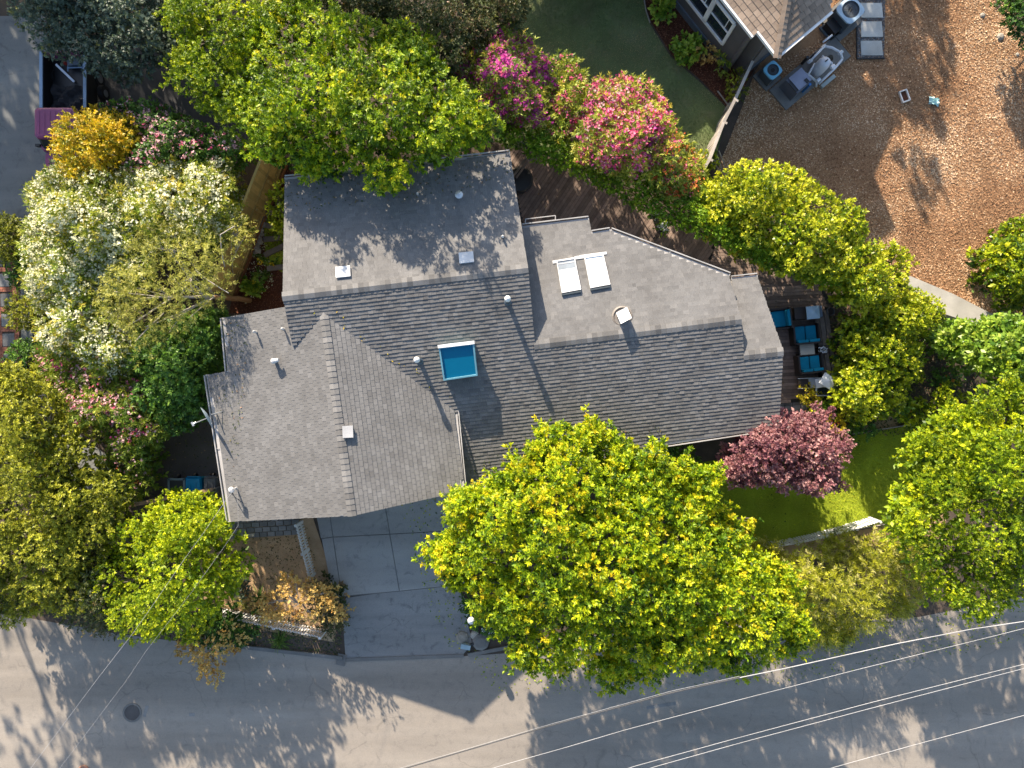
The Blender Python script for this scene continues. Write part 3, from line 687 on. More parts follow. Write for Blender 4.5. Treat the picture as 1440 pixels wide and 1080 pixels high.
# flat box vents
def boxvent(px, py, plane, w, l, h, rz, mat):
    b = plane.hit(px, py); n = plane.n; U = Vector((math.cos(rz), math.sin(rz), 0)); U = (U-n*U.dot(n)).normalized(); V = n.cross(U)
    m = M(); P = [b-U*w-V*l, b+U*w-V*l, b+U*w+V*l, b-U*w+V*l]
    m.hexa([p-n*.03 for p in P]+[b+(p-b)*.86+n*h for p in P]); P2 = [b+(p-b)*1.0+n*(h) for p in P]; m.hexa([p for p in P2]+[p+n*.018 for p in P2])
    return m.obj('roof_vent', mat, hs)
boxvent(483, 383, PA, .27, .21, .07, .1, plain('galvanised_white', (.62, .62, .62), .5)); boxvent(656, 363, PA, .27, .21, .07, .1, MATS['galvanised_white'])
boxvent(489, 607, PGR, .19, .22, .12, 0.05, MT_vent)
# service mast with cables
mast = thing('service_mast', 'white electric service head with looping black wires on the garage roof', 'service mast', PGL.hit(333, 686))
b = PGL.hit(333, 686); m = M(); m.tube([b, up(b, .55)], .035, 10); m.lathe(up(b, .5), [(.1, -.04), (.12, .02), (.08, .1), (.001, .12)], 12); m.obj('pipe', MT_vent, mast)
m = M()
for dx, dy in ((.25, -.55), (.12, -.45), (-.15, -.25), (-.22, -.1)):
    t = up(b, .5); q = PGL.hit(333, 686)+Vector((dx, dy, 0)); q.z = PGL.z(q.x, q.y)+.03
    m.tube([t, t+Vector((dx*.4, dy*.4, .05)), (t+q)/2+Vector((dx*.3, dy*.3, 0)), q], .012, 5)
m.obj('wire_loop', MT_wire2, mast)
# satellite dish
d0 = PGL.hit(305, 582); dish = thing('satellite_dish', 'grey blue satellite dish on the left eave of the garage roof', 'satellite dish', d0)
m = M(); m.tube([d0, up(d0, .45)], .025, 8); m.tube([d0+Vector((.25, .1, .05)), up(d0, .35)], .015, 6); m.obj('mast', MT_metal, dish)
fd = Vector((-.80, -.45, .35)).normalized(); sd = fd.cross(Vector((0, 0, 1))).normalized(); ud = sd.cross(fd)
ctr = up(d0, .5)+Vector((-.1, -.05, 0)); m = M(); N = 22
for i in range(5):
    for k in range(N):
        def pt(ii, kk):
            rr = .42*ii/5; a_ = 2*math.pi*kk/N; return ctr+sd*(rr*math.cos(a_))+ud*(rr*1.08*math.sin(a_))+fd*(rr*rr*.55)
        m.quad([pt(i, k), pt(i+1, k), pt(i+1, k+1), pt(i, k+1)])
dd_ = m.obj('reflector', plain('dish_grey_blue', (.45, .56, .62), .5), dish, True)
m = M(); tip = ctr+fd*.62-ud*.12; m.tube([ctr-ud*.4, tip], .018, 6); m.beam(tip-sd*.08, tip+sd*.08, .07, .07); m.tube([tip, tip-fd*.12], .035, 8); m.obj('feed_arm', MT_metal, dish)

# ================================================================== VEGETATION
def unit(v): return v/(np.linalg.norm(v, axis=-1, keepdims=True)+1e-9)
def leaves(base, d, n0, L, Wd, tone, fold=.12):
    """rhombic folded leaves; base, d, n0: (n,3)"""
    s = unit(np.cross(d, n0)); nn = unit(np.cross(s, d)); L = L[:, None]; Wd = Wd[:, None]
    tip = base+d*L-nn*L*.08
    return np.stack([base, base+d*L*.45+s*Wd+nn*Wd*fold, tip, base+d*L*.45-s*Wd+nn*Wd*fold], 1)
SPEC = {'under': (.19, .27, .30, 9, 430, .1), 'coarse': (.30, .32, .4, 8, 130, .1),   # leaf length, half width ratio, shoot length, leaves per shoot, leaves per m2, droop
 'maple': (.125, .21, .26, 16, 1150, .10), 'maple2': (.118, .21, .26, 16, 1150, .10), 'lime': (.085, .27, .19, 14, 1350, .0), 'citrus': (.115, .26, .17, 12, 1050, .05),
 'hedge': (.075, .30, .14, 11, 1200, 0), 'darkgreen': (.12, .26, .22, 11, 850, .12), 'broad': (.18, .32, .22, 8, 620, .2), 'bluegreen': (.10, .30, .2, 11, 900, .1),
 'olive': (.095, .24, .22, 13, 1100, .05), 'wisp': (.12, .08, .32, 15, 950, .1), 'orange': (.10, .27, .22, 13, 1050, 0), 'peach': (.085, .40, .26, 10, 900, .15),
 'plum': (.10, .30, .22, 13, 1050, .05), 'spiky': (.15, .08, .40, 20, 1400, -.1), 'dry': (.09, .24, .25, 10, 900, .1), 'oleander': (.17, .11, .26, 13, 900, -.1)}
def sample_lobes(poly, sp, z0, z1, r, spacing, dref=None, rnd=None, rag=True):
    rnd = rnd or NR
    xs = [p[0] for p in poly]; ys = [p[1] for p in poly]
    area = (max(xs)-min(xs))*(max(ys)-min(ys)); n = int(area/(spacing**2)*7)+30; ragged = rnd.rand(100000)
    P = rnd.rand(n, 2)*[max(xs)-min(xs), max(ys)-min(ys)]+[min(xs), min(ys)]
    P = P[inside(P, poly)]; d = edge_dist(P, poly)
    keep = []
    cell = {}
    for i in range(len(P)):
        sp_i = spacing*(.62 if d[i] < spacing*.7 else 1)
        gx, gy = int(P[i, 0]//spacing), int(P[i, 1]//spacing); ok = True
        for a in (-1, 0, 1):
            for b in (-1, 0, 1):
                for j in cell.get((gx+a, gy+b), ()):
                    if (P[i, 0]-P[j, 0])**2+(P[i, 1]-P[j, 1])**2 < sp_i**2: ok = False
        if ok and d[i] > spacing*.14 and not (rag and d[i] < spacing*.8 and ragged[i] < .22): keep.append(i); cell.setdefault((gx, gy), []).append(i)
    P, d = P[keep], d[keep]
    dref = dref or max(d.max()*.9, 1); t = np.clip(d/dref, 0, 1)
    z = z0+(z1-z0)*(1-(1-t)**1.7)+rnd.randn(len(P))*min(.5, (z1-z0)*.2)
    if z1-z0 > .9:      # billows: boughs with dark valleys between them
        bs = spacing*2.9; seeds = []
        for q in P[rnd.permutation(len(P))]:
            if all((q[0]-w[0])**2+(q[1]-w[1])**2 > bs*bs for w in seeds): seeds.append(q)
        sd_ = np.array(seeds); dm = np.sqrt(((P[:, None, :]-sd_[None])**2).sum(2)); near = dm.min(1)/bs; who = dm.argmin(1)
        z = z+(.38-1.25*near**1.6)*min(1.0, (z1-z0)*.6)+(rnd.rand(len(sd_))*.5-.25)[who]
    rr = np.minimum(r*(.75+.5*rnd.rand(len(P))), d/F*(H-z)*1.15+.08)
    k = (H-z)/F
    return np.stack([(P[:, 0]-720)*k, (540-P[:, 1])*k, z], 1), rr, P
def crown_mesh(C, rr, sp, ctr, dens, flat=.75, tonevar=.18, tone0=.45):
    L0, wr, sl, per, lpm, droop = SPEC[sp]
    area = np.pi*rr**2; ns = np.maximum(2, (area*lpm*dens/per*1.15).astype(int)); idx = np.repeat(np.arange(len(C)), ns); n = len(idx)
    u = NR.randn(n, 3); u[:, 2] = np.abs(u[:, 2])*1.0-.25; u = unit(u)
    rad = rr[idx][:, None]*(.45+.6*NR.rand(n, 1)**.6); off = u*rad; off[:, 2] *= flat
    base = C[idx]+off; out = C[idx]-ctr; out[:, 2] = 0; out = unit(out+1e-6)
    sd = unit(u*.75+out*.55+np.array([0, 0, .30-droop])+NR.randn(n, 3)*.35)
    slen = sl*(.6+.8*NR.rand(n)); lobe_t = (tone0+NR.randn(len(C))*tonevar*.42)[idx]; sht = lobe_t+NR.randn(n)*tonevar*.8
    I = np.repeat(np.arange(n), per); m = len(I); t = np.tile(np.linspace(.12, 1, per)**.6, n)+NR.randn(m)*.04
    p = base[I]+sd[I]*(slen[I]*t)[:, None]
    perp = unit(np.cross(sd[I], NR.randn(m, 3)))
    d = unit(sd[I]*(.25+.55*t)[:, None]+perp*.85+np.array([0, 0, -droop*.6])); n0 = unit(np.array([0, 0, .9])+u[I]*.5+NR.randn(m, 3)*.45)
    L = L0*(.6+.7*NR.rand(m))
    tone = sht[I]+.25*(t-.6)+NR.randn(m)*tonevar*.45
    return leaves(p, d, n0, L, L*wr, tone), tone, base, sd, slen
def flowers(C, rr, n, size, kmat, parent, clump=4, name='blossom'):
    wgt = (NR.rand(len(C))**.9+.12)*rr**2; idx = NR.choice(len(C), n, p=wgt/wgt.sum()); u = NR.randn(n, 3); u[:, 2] = np.abs(u[:, 2])*1.1; u = unit(u)
    b = C[idx]+u*(rr[idx][:, None]*(1.0+.3*NR.rand(n, 1)))*np.array([1, 1, .85]); b[:, 2] += .06
    m = n*clump*3; ctr = np.repeat(b, clump, 0)+NR.randn(n*clump, 3)*size*.8
    c = np.repeat(ctr, 3, 0); a = np.tile(np.arange(3)*np.pi/1.5, n*clump)+np.repeat(NR.rand(n*clump)*6, 3)
    nn = np.repeat(unit(NR.randn(n*clump, 3)*.5+[0, .15, 1]), 3, 0); x = unit(np.cross(nn, [1., .1, .2])); y = np.cross(nn, x)
    d = unit(x*np.cos(a)[:, None]+y*np.sin(a)[:, None]+nn*.35); L = size*(.55+.5*NR.rand(m))
    V = leaves(c, d, nn, L, L*.52, None); off = wloc(parent)
    o = np_mesh(name, V, np.clip(.5+NR.randn(m)*.3, 0, 1), kmat, parent, (off.x, off.y, off.z)); o['kind'] = 'stuff'; return o
def limb(m, p, q, r0, r1, bend=.12, n=5, tone=.5):
    p, q = Vector(p), Vector(q); L = (q-p).length; pts = []; off = Vector((R.uniform(-1, 1), R.uniform(-1, 1), R.uniform(0, 1)))*L*bend
    for i in range(n+1):
        t = i/n; pts.append(p.lerp(q, t)+off*(4*t*(1-t))*.5+Vector((R.uniform(-1, 1), R.uniform(-1, 1), 0))*r0*.25)
    m.tube(pts, [r0+(r1-r0)*i/n for i in range(n+1)], 7 if r0 > .05 else 5, tone); return pts
def plant(name, label, cat, poly, z0, z1, sp, base_px, dens=1.0, group=None, r=.55, spacing=None, trunk_r=.12, flow=None, bark=None, under=True, dref=None, limbs=9, flat=.75, tone0=.45, tonevar=.18, mat=None, udens=.42, ragged=True, crown_name='crown', spikes=0, spike_dir=None):
    bx, by, _ = W(*base_px, 0); t = thing(name, label, cat, (bx, by, 0), group)
    spacing = spacing or r*F/(H-z1)*1.05
    C, rr, P = sample_lobes(poly, sp, z0, z1, r, spacing, dref, None, ragged)
    if spikes:      # long shoots beyond the outline
        k = (H-z0)/F; n = len(poly); extra = []; er = []
        for _i in range(spikes):
            a = R.randrange(n); q = lerp(poly[a], poly[(a+1) % n], R.random()); cx, cy = P.mean(0); dx, dy = q[0]-cx, q[1]-cy; l = math.hypot(dx, dy)
            if spike_dir: dx, dy, l = spike_dir[0], spike_dir[1], math.hypot(*spike_dir)
            zz = z0+(z1-z0)*R.uniform(-.05, .3)
            ln = R.uniform(4, 9); jx, jy = R.uniform(-.3, .3), R.uniform(-.3, .3)
            for s in range(5):
                X, Y = q[0]+(dx/l+jx)*(s*ln-10), q[1]+(dy/l+jy)*(s*ln-10); kk = (H-zz+s*.08)/F; extra.append(((X-720)*kk, (540-Y)*kk, zz-s*.08)); er.append(.27-.042*s)
        C = np.vstack([C, np.array(extra)]); rr = np.concatenate([rr, er])
    ctr = C.mean(0)
    V, tone, sb, sd, slen = crown_mesh(C, rr, sp, ctr, dens, flat, tonevar, tone0)
    if under and z1-z0 > .6:  # lower leaf layer, tone darkened to paint shade into the gaps
        m_ = rr > r*.72; C2 = C[m_].copy(); C2[:, 2] -= .75+NR.rand(len(C2))*.5; C2[:, :2] += (ctr[:2]-C2[:, :2])*.05
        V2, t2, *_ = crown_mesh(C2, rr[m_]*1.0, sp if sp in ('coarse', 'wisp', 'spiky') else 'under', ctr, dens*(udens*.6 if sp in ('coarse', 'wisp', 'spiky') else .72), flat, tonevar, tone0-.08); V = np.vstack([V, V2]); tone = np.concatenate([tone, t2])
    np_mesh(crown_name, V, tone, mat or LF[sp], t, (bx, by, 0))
    m = M(); bark = bark or MT_bark; zc = z0*.55 if z0 > 1 else .1
    top = Vector((bx*.6+ctr[0]*.4, by*.6+ctr[1]*.4, zc)); limb(m, (bx, by, -.05), top, trunk_r, trunk_r*.75, .05, 5)
    order = NR.permutation(len(C))[:limbs]
    for i in order:
        q = C[i]-np.array([0, 0, .1]); pts = limb(m, top, q, trunk_r*.5, .015, .15, 6)
        j = int(NR.randint(0, len(C)))
        best = np.argsort(((C-C[i])**2).sum(1))[1:4]
        for b_ in best: limb(m, pts[4], C[b_], .02+trunk_r*.08, .008, .1, 3)
    m.obj('trunk' if trunk_r > .06 else 'stem', bark, t)
    if flow:
        for fk, n, size in flow: flowers(C, rr, n, size, FL[fk], t)
    return t, C, rr

# -- main trees
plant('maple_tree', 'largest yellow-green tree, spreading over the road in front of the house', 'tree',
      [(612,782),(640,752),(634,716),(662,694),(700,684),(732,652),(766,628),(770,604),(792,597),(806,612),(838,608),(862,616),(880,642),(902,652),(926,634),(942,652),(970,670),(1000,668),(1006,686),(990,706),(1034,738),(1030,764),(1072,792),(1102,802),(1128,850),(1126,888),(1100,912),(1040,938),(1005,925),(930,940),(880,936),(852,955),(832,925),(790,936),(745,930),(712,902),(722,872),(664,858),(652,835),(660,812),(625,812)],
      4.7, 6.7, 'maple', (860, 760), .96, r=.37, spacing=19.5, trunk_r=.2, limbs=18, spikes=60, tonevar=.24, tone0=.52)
plant('shade_tree', 'broad lime green tree overhanging the north edge of the highest roof', 'tree',
      [(345,150),(335,110),(352,60),(380,25),(410,10),(455,22),(500,28),(555,52),(588,62),(608,92),(655,130),(690,168),(692,192),(650,208),(600,228),(570,250),(530,262),(505,235),(440,232),(405,212),(375,212),(348,192)],
      4.9, 6.4, 'maple2', (500, 190), .98, r=.37, spacing=19.5, trunk_r=.2, limbs=14, spikes=20, tonevar=.24, tone0=.5)
plant('leafy_tree', 'yellow-tipped tree at the top edge, left of the broad lime green tree', 'tree',
      [(236,-30),(440,-30),(430,12),(400,12),(372,32),(352,60),(340,95),(352,135),(345,190),(318,170),(298,150),(262,135),(246,118),(252,90),(262,60),(240,35)],
      4.2, 5.4, 'lime', (330, 60), .8, r=.36, spacing=18, trunk_r=.16, spikes=8, tonevar=.22)
plant('evergreen_tree', 'dark blue-green shaded tree over the parked truck', 'tree',
      [(10,-40),(245,-40),(240,30),(258,70),(285,92),(250,84),(195,92),(162,98),(122,86),(62,68),(34,40),(24,10)],
      2.6, 4.4, 'bluegreen', (140, 0), .95, r=.5, trunk_r=.18, tonevar=.2)
plant('dark_tree', 'deep green tree with rusty dry patches at the top centre', 'tree',
      [(435,-40),(740,-40),(725,38),(690,40),(655,88),(640,140),(612,92),(590,64),(556,52),(505,24),(440,10)],
      3.4, 4.8, 'dry', (600, 10), 1.0, r=.45, trunk_r=.14)
plant('tall_tree', 'large bright green tree at the right edge spreading over lawn and road', 'tree',
      [(1470,520),(1440,532),(1402,546),(1352,578),(1326,598),(1284,622),(1278,650),(1296,682),(1274,692),(1270,732),(1272,768),(1292,796),(1304,836),(1330,812),(1350,856),(1376,866),(1392,838),(1420,850),(1445,825),(1560,800),(1600,600)],
      4.8, 6.6, 'lime', (1400, 690), .8, r=.36, spacing=19, trunk_r=.2, limbs=14, spikes=22, tonevar=.2, tone0=.5)
plant('round_tree', 'rounded bright lime tree between the road and the garage corner', 'tree',
      [(138,800),(150,765),(185,735),(222,712),(236,696),(258,694),(282,706),(318,712),(322,738),(316,760),(328,775),(348,792),(342,812),(316,822),(306,858),(292,872),(272,898),(240,892),(200,898),(172,900),(165,880),(135,858),(132,825)],
      3.0, 4.7, 'lime', (250, 790), 1.0, r=.32, spacing=16, trunk_r=.12, tonevar=.2, tone0=.58)
plant('oak_tree', 'broad olive green tree filling the left edge above the road', 'tree',
      [(-60,510),(8,514),(40,528),(72,548),(104,598),(108,640),(132,662),(158,688),(164,740),(134,800),(132,845),(92,858),(50,852),(30,870),(-60,880)],
      2.8, 4.3, 'olive', (62, 852), .85, r=.4, spacing=17, trunk_r=.17, limbs=14, tonevar=.22, tone0=.55)
plant('bare_shrub', 'sparse grey-brown shrub below the olive green tree at the roadside', 'shrub',
      [(92,800),(135,780),(160,760),(150,850),(172,880),(150,892),(110,880),(85,860)],
      1.6, 3.4, 'dry', (130, 850), .75, r=.35, trunk_r=.07)
plant('plum_tree', 'small purple-leaved plum tree beside the lit front lawn', 'tree',
      [(1018,652),(1030,640),(1048,612),(1078,600),(1098,585),(1122,592),(1148,584),(1165,605),(1196,620),(1180,645),(1172,668),(1158,690),(1138,688),(1122,672),(1100,690),(1082,672),(1048,678),(1036,664)],
      2.7, 4.0, 'plum', (1085, 640), .95, r=.33, spacing=14, trunk_r=.09, tonevar=.26, tone0=.55, spikes=8)
plant('citrus_tree', 'round glossy yellow-green tree beyond the patio furniture', 'tree',
      [(1182,560),(1180,520),(1190,500),(1184,470),(1200,450),(1232,448),(1262,458),(1282,478),(1292,505),(1288,535),(1270,552),(1262,575),(1238,582),(1205,590),(1185,578)],
      1.0, 2.6, 'citrus', (1210, 520), .95, r=.38, trunk_r=.1, tonevar=.24, tone0=.52)
plant('edge_tree', 'small green tree on the bark yard at the right edge', 'tree',
      [(1384,400),(1382,365),(1398,338),(1415,318),(1450,310),(1500,320),(1500,430),(1440,432),(1418,424),(1398,415)],
      1.0, 2.2, 'citrus', (1400, 390), .9, r=.36, trunk_r=.1, tonevar=.22, tone0=.4)
plant('wispy_tree', 'leaning feathery olive tree with pale bare branches above the white blossom', 'tree',
      [(140,415),(180,370),(205,330),(232,312),(262,322),(292,330),(318,352),(322,392),(310,420),(270,440),(240,470),(205,505),(185,495),(190,460),(150,440)],
      3.9, 5.0, 'wisp', (352, 422), .8, r=.42, trunk_r=.05, bark=MT_twig, under=False, tonevar=.22, limbs=6)
wt, Cw, _ = plant('wispy_tree_shoot', 'feathery sprig with curved pale twigs hanging over the cedar fence', 'branch', [(322,318),(335,308),(352,330),(340,345),(326,348)], 3.2, 3.5, 'wisp', (330, 400), .9, r=.25, trunk_r=.03, bark=MT_twig, under=False, limbs=3)
bt = [o for o in bpy.data.objects if o.name == 'wispy_tree'][0]
m = M(); p0 = WV(352, 422, .1); limb(m, p0, WV(300, 418, 2.6), .13, .08, .03, 6); m.obj('trunk', MT_palebark, bt); m = M()
br = {}
for a, b, z_a, z_b, r0 in (((300,418),(190,421),2.6,4.6,.075),((300,418),(205,460),2.6,4.3,.06),((255,415),(275,380),3.4,4.6,.04),((275,380),(322,412),4.6,4.2,.03),((240,420),(180,458),3.6,4.6,.035),((240,420),(160,410),3.9,4.7,.03),((290,420),(230,340),3,4.9,.035),((300,418),(268,445),2.9,4.4,.03),((230,440),(190,480),4,4.6,.025),((316,375),(310,330),4.2,4.6,.02),((310,330),(330,318),4.6,4.5,.018)):
    limb(m, WV(*a, z_a), WV(*b, z_b+.25), r0, .02, .06, 7)
o = m.obj('branch', MT_twig, bt)

# -- oleanders and shrubs
plant('oleander', 'magenta-flowered oleander at the top, beside the back lawn', 'shrub',
      [(648,150),(640,112),(655,72),(690,35),(712,40),(742,62),(768,88),(782,118),(778,150),(762,176),(720,180),(680,172)],
      2.2, 4.2, 'oleander', (710, 120), .95, group=None, r=.34, under=False, trunk_r=.07, flow=[('magenta', 950, .08), ('pink', 300, .075)], tone0=.5)
plant('oleander', 'narrow oleander with few red flowers between the magenta and the pink ones', 'shrub',
      [(778,90),(800,84),(820,105),(818,130),(802,150),(800,185),(792,205),(772,190),(782,150)],
      1.8, 3.2, 'oleander', (785, 150), .95, r=.32, trunk_r=.06, flow=[('pink', 120, .065)], tone0=.5)
plant('oleander', 'largest rose-pink oleander, rounded, between the hedge and the back lawn', 'shrub',
      [(800,188),(808,160),(832,142),(836,122),(868,110),(905,118),(928,140),(938,168),(950,190),(948,215),(915,235),(905,248),(868,242),(838,236),(808,222)],
      2.2, 4.2, 'oleander', (850, 200), .95, r=.36, under=False, trunk_r=.07, flow=[('pink', 950, .08), ('magenta', 240, .075), ('palepink', 300, .065)], tone0=.6)
plant('oleander', 'orange-red tinged oleander at the lower right of the rose-pink one', 'shrub',
      [(935,190),(958,200),(972,218),(984,245),(978,270),(950,286),(930,270),(908,250),(915,225)],
      1.7, 3.0, 'oleander', (930, 235), .95, r=.3, under=False, trunk_r=.06, flow=[('orange', 260, .065), ('pink', 70, .06)], tone0=.55)
plant('hedge', 'clipped green hedge running along the wooden deck', 'hedge',
      [(700,196),(712,178),(770,190),(800,205),(850,240),(905,246),(945,282),(988,270),(1010,300),(1060,330),(1120,372),(1175,388),(1185,402),(1135,392),(1060,365),(985,330),(960,318),(900,292),(848,262),(800,240),(755,222)],
      2.3, 2.7, 'hedge', (900, 270), 1.5, r=.24, ragged=False, spacing=9, trunk_r=.05, under=False, limbs=14, flat=.9, crown_name='foliage', tone0=.55)
plant('privet_bush', 'big glossy yellow-green bush at the end of the deck hedge', 'bush',
      [(978,300),(975,275),(1000,248),(1030,245),(1045,232),(1075,236),(1102,234),(1120,245),(1150,268),(1172,285),(1198,288),(1215,310),(1208,340),(1190,385),(1150,392),(1100,378),(1040,345),(1000,325)],
      2.2, 3.4, 'citrus', (1080, 330), .95, r=.42, trunk_r=.09, tonevar=.24, tone0=.62)
plant('privet_bush', 'middle yellow-green bush right of the big glossy one', 'bush',
      [(1172,385),(1195,352),(1215,342),(1240,350),(1262,350),(1282,368),(1272,392),(1256,412),(1258,440),(1225,445),(1195,430),(1175,412)],
      1.4, 3.0, 'citrus', (1210, 400), 1.05, r=.38, trunk_r=.08, tonevar=.22, tone0=.62)
plant('privet_bush', 'smaller yellow-green bush in front of the pale concrete wall', 'bush',
      [(1258,424),(1268,410),(1290,412),(1312,426),(1322,442),(1308,458),(1290,472),(1262,462),(1248,448)],
      1.2, 2.4, 'citrus', (1280, 440), 1.0, r=.34, trunk_r=.07, tone0=.58)
plant('laurel_bush', 'low leafy green bush just below the end of the pale wall', 'bush',
      [(1318,466),(1338,456),(1360,460),(1372,470),(1362,500),(1335,492),(1318,482)],
      1.0, 2.0, 'broad', (1335, 475), 1.0, r=.3, trunk_r=.05, tone0=.5)
plant('fig_tree', 'broad-leaved light green tree at the right edge below the wall', 'tree',
      [(1358,480),(1372,462),(1402,455),(1440,448),(1500,450),(1500,560),(1440,535),(1415,540),(1390,525),(1372,505)],
      2.0, 3.6, 'broad', (1410, 500), 1.0, r=.42, trunk_r=.09, tone0=.5)
plant('flowering_shrub', 'huge white-blossomed shrub mass left of the cedar fence', 'shrub',
      [(80,235),(100,232),(150,242),(190,248),(250,232),(300,225),(330,235),(345,262),(342,300),(330,330),(240,345),(200,380),(170,430),(190,490),(200,520),(160,530),(110,500),(62,490),(60,440),(42,400),(38,350),(52,300),(45,270)],
      2.4, 4.0, 'oleander', (180, 340), .72, r=.42, trunk_r=.08, limbs=12, flow=[('white', 5600, .062)], tone0=.58)
plant('golden_shrub', 'golden orange shrub beside the plum-coloured truck', 'shrub',
      [(78,190),(92,168),(125,160),(165,162),(190,178),(198,205),(172,215),(150,238),(118,252),(92,240),(84,215)],
      2.4, 4.0, 'orange', (140, 210), 1.05, r=.36, trunk_r=.07, tonevar=.22, tone0=.55)
plant('oleander', 'shaded pale pink-flowered shrub behind the golden orange one', 'shrub',
      [(140,160),(165,148),(205,145),(240,160),(270,178),(320,190),(345,212),(335,238),(300,228),(250,232),(200,246),(168,236),(198,210),(192,178)],
      1.9, 3.2, 'darkgreen', (240, 200), .95, r=.38, trunk_r=.07, flow=[('palepink', 400, .065), ('pink', 60, .06)])
plant('green_bush', 'dense dark green bush against the left side of the garage roof', 'bush',
      [(196,470),(235,455),(275,440),(312,440),(316,500),(318,520),(292,528),(290,560),(268,598),(232,600),(205,575),(190,540),(185,500)],
      1.6, 3.6, 'darkgreen', (255, 520), 1.1, r=.42, trunk_r=.09, tone0=.55, tonevar=.22)
plant('rose_shrub', 'straggly pink-flowered shrub below the white blossom', 'shrub',
      [(56,490),(110,498),(160,528),(195,540),(205,580),(228,600),(222,625),(190,630),(170,645),(160,610),(105,590),(85,560),(52,520)],
      1.5, 2.8, 'oleander', (150, 570), .9, r=.36, trunk_r=.06, flow=[('palepink', 400, .065), ('pink', 180, .065)], tone0=.4)
plant('rose_shrub', 'smaller pink-flowered shrub at the edge of the shaded side yard', 'shrub',
      [(150,640),(175,640),(200,630),(212,650),(208,682),(190,705),(170,690),(150,665)],
      1.0, 2.2, 'oleander', (175, 665), .8, r=.3, trunk_r=.05, flow=[('palepink', 60, .055), ('orange', 12, .05)], tone0=.35)
plant('rockrose_shrub', 'spiky grey and yellow-green shrub along the roadside white fence', 'shrub',
      [(1062,800),(1078,782),(1120,778),(1165,768),(1200,758),(1250,748),(1285,768),(1296,800),(1290,832),(1268,850),(1240,868),(1205,882),(1170,892),(1130,898),(1105,868),(1100,820)],
      1.3, 2.8, 'spiky', (1180, 820), .85, r=.36, spacing=14, trunk_r=.06, bark=MT_twig, limbs=14, tonevar=.28, spikes=22, spike_dir=(.75, .6), tone0=.5)
plant('peach_shrub', 'peach orange leafed shrub by the picket fence corner', 'shrub',
      [(372,842),(392,822),(415,812),(440,818),(462,832),(478,855),(476,862),(450,868),(430,872),(400,868),(372,862),(362,852)],
      1.3, 2.4, 'peach', (425, 850), .62, r=.24, spacing=11, trunk_r=.04, under=False, bark=MT_twig, tone0=.5, spikes=5)
plant('peach_shrub', 'peach orange shrub hanging toward the road below the lime tree', 'shrub',
      [(262,900),(300,880),(325,872),(345,892),(342,905),(330,912),(318,920),(302,945),(292,955),(288,925),(262,915)],
      1.0, 1.9, 'peach', (312, 888), .5, r=.2, spacing=10, trunk_r=.035, under=False, bark=MT_twig, tone0=.55, spikes=5, spike_dir=(-.1, 1))
plant('olive_shrub', 'dark olive shrub under the hanging peach orange one', 'shrub',
      [(262,890),(300,868),(345,870),(352,895),(330,908),(290,905)], .8, 1.5, 'darkgreen', (310, 885), .7, r=.3, trunk_r=.04, tone0=.3)
plant('dark_shrub', 'brown-green shrub under the peach orange one at the driveway edge', 'shrub',
      [(440,818),(462,825),(474,845),(478,880),(462,885),(445,860)], .5, 1.1, 'dry', (460, 850), .9, r=.26, trunk_r=.03)
plant('brown_bush', 'brown-green rounded bush at the left edge of the driveway', 'bush',
      [(-20,305),(8,304),(26,320),(30,345),(18,362),(-20,362)], .8, 1.6, 'olive', (8, 335), 1.0, r=.28, trunk_r=.04, tone0=.35)
plant('path_bush', 'olive bush covering the middle of the red brick path', 'bush',
      [(14,432),(25,418),(44,424),(50,442),(36,462),(20,456)], .5, 1.1, 'olive', (32, 440), 1.0, r=.25, trunk_r=.03, tone0=.5)
plant('path_bush', 'dark green bush at the lower end of the red brick path', 'bush',
      [(18,490),(38,484),(54,498),(48,520),(25,525),(14,510)], .5, 1.1, 'darkgreen', (34, 505), 1.0, r=.25, trunk_r=.03)
plant('path_bush', 'small dark green bush at the upper end of the red brick path', 'bush',
      [(18,378),(34,376),(36,394),(22,398)], .3, .7, 'darkgreen', (26, 388), 1.0, r=.2, trunk_r=.02)
plant('corner_hedge', 'dark green hedge in the top right corner', 'hedge',
      [(1404,-20),(1470,-20),(1470,80),(1440,60),(1424,38),(1410,16)], 1.3, 1.9, 'darkgreen', (1446, 20), 1.1, r=.36, trunk_r=.06, tone0=.3, crown_name='foliage')
plant('fence_bush', 'yellow-green bush growing at the gap between cedar fence and north roof', 'bush',
      [(398,262),(384,268),(382,300),(392,330),(402,330),(408,262)], 1.0, 2.0, 'citrus', (398, 300), .8, r=.25, trunk_r=.03, tone0=.6)
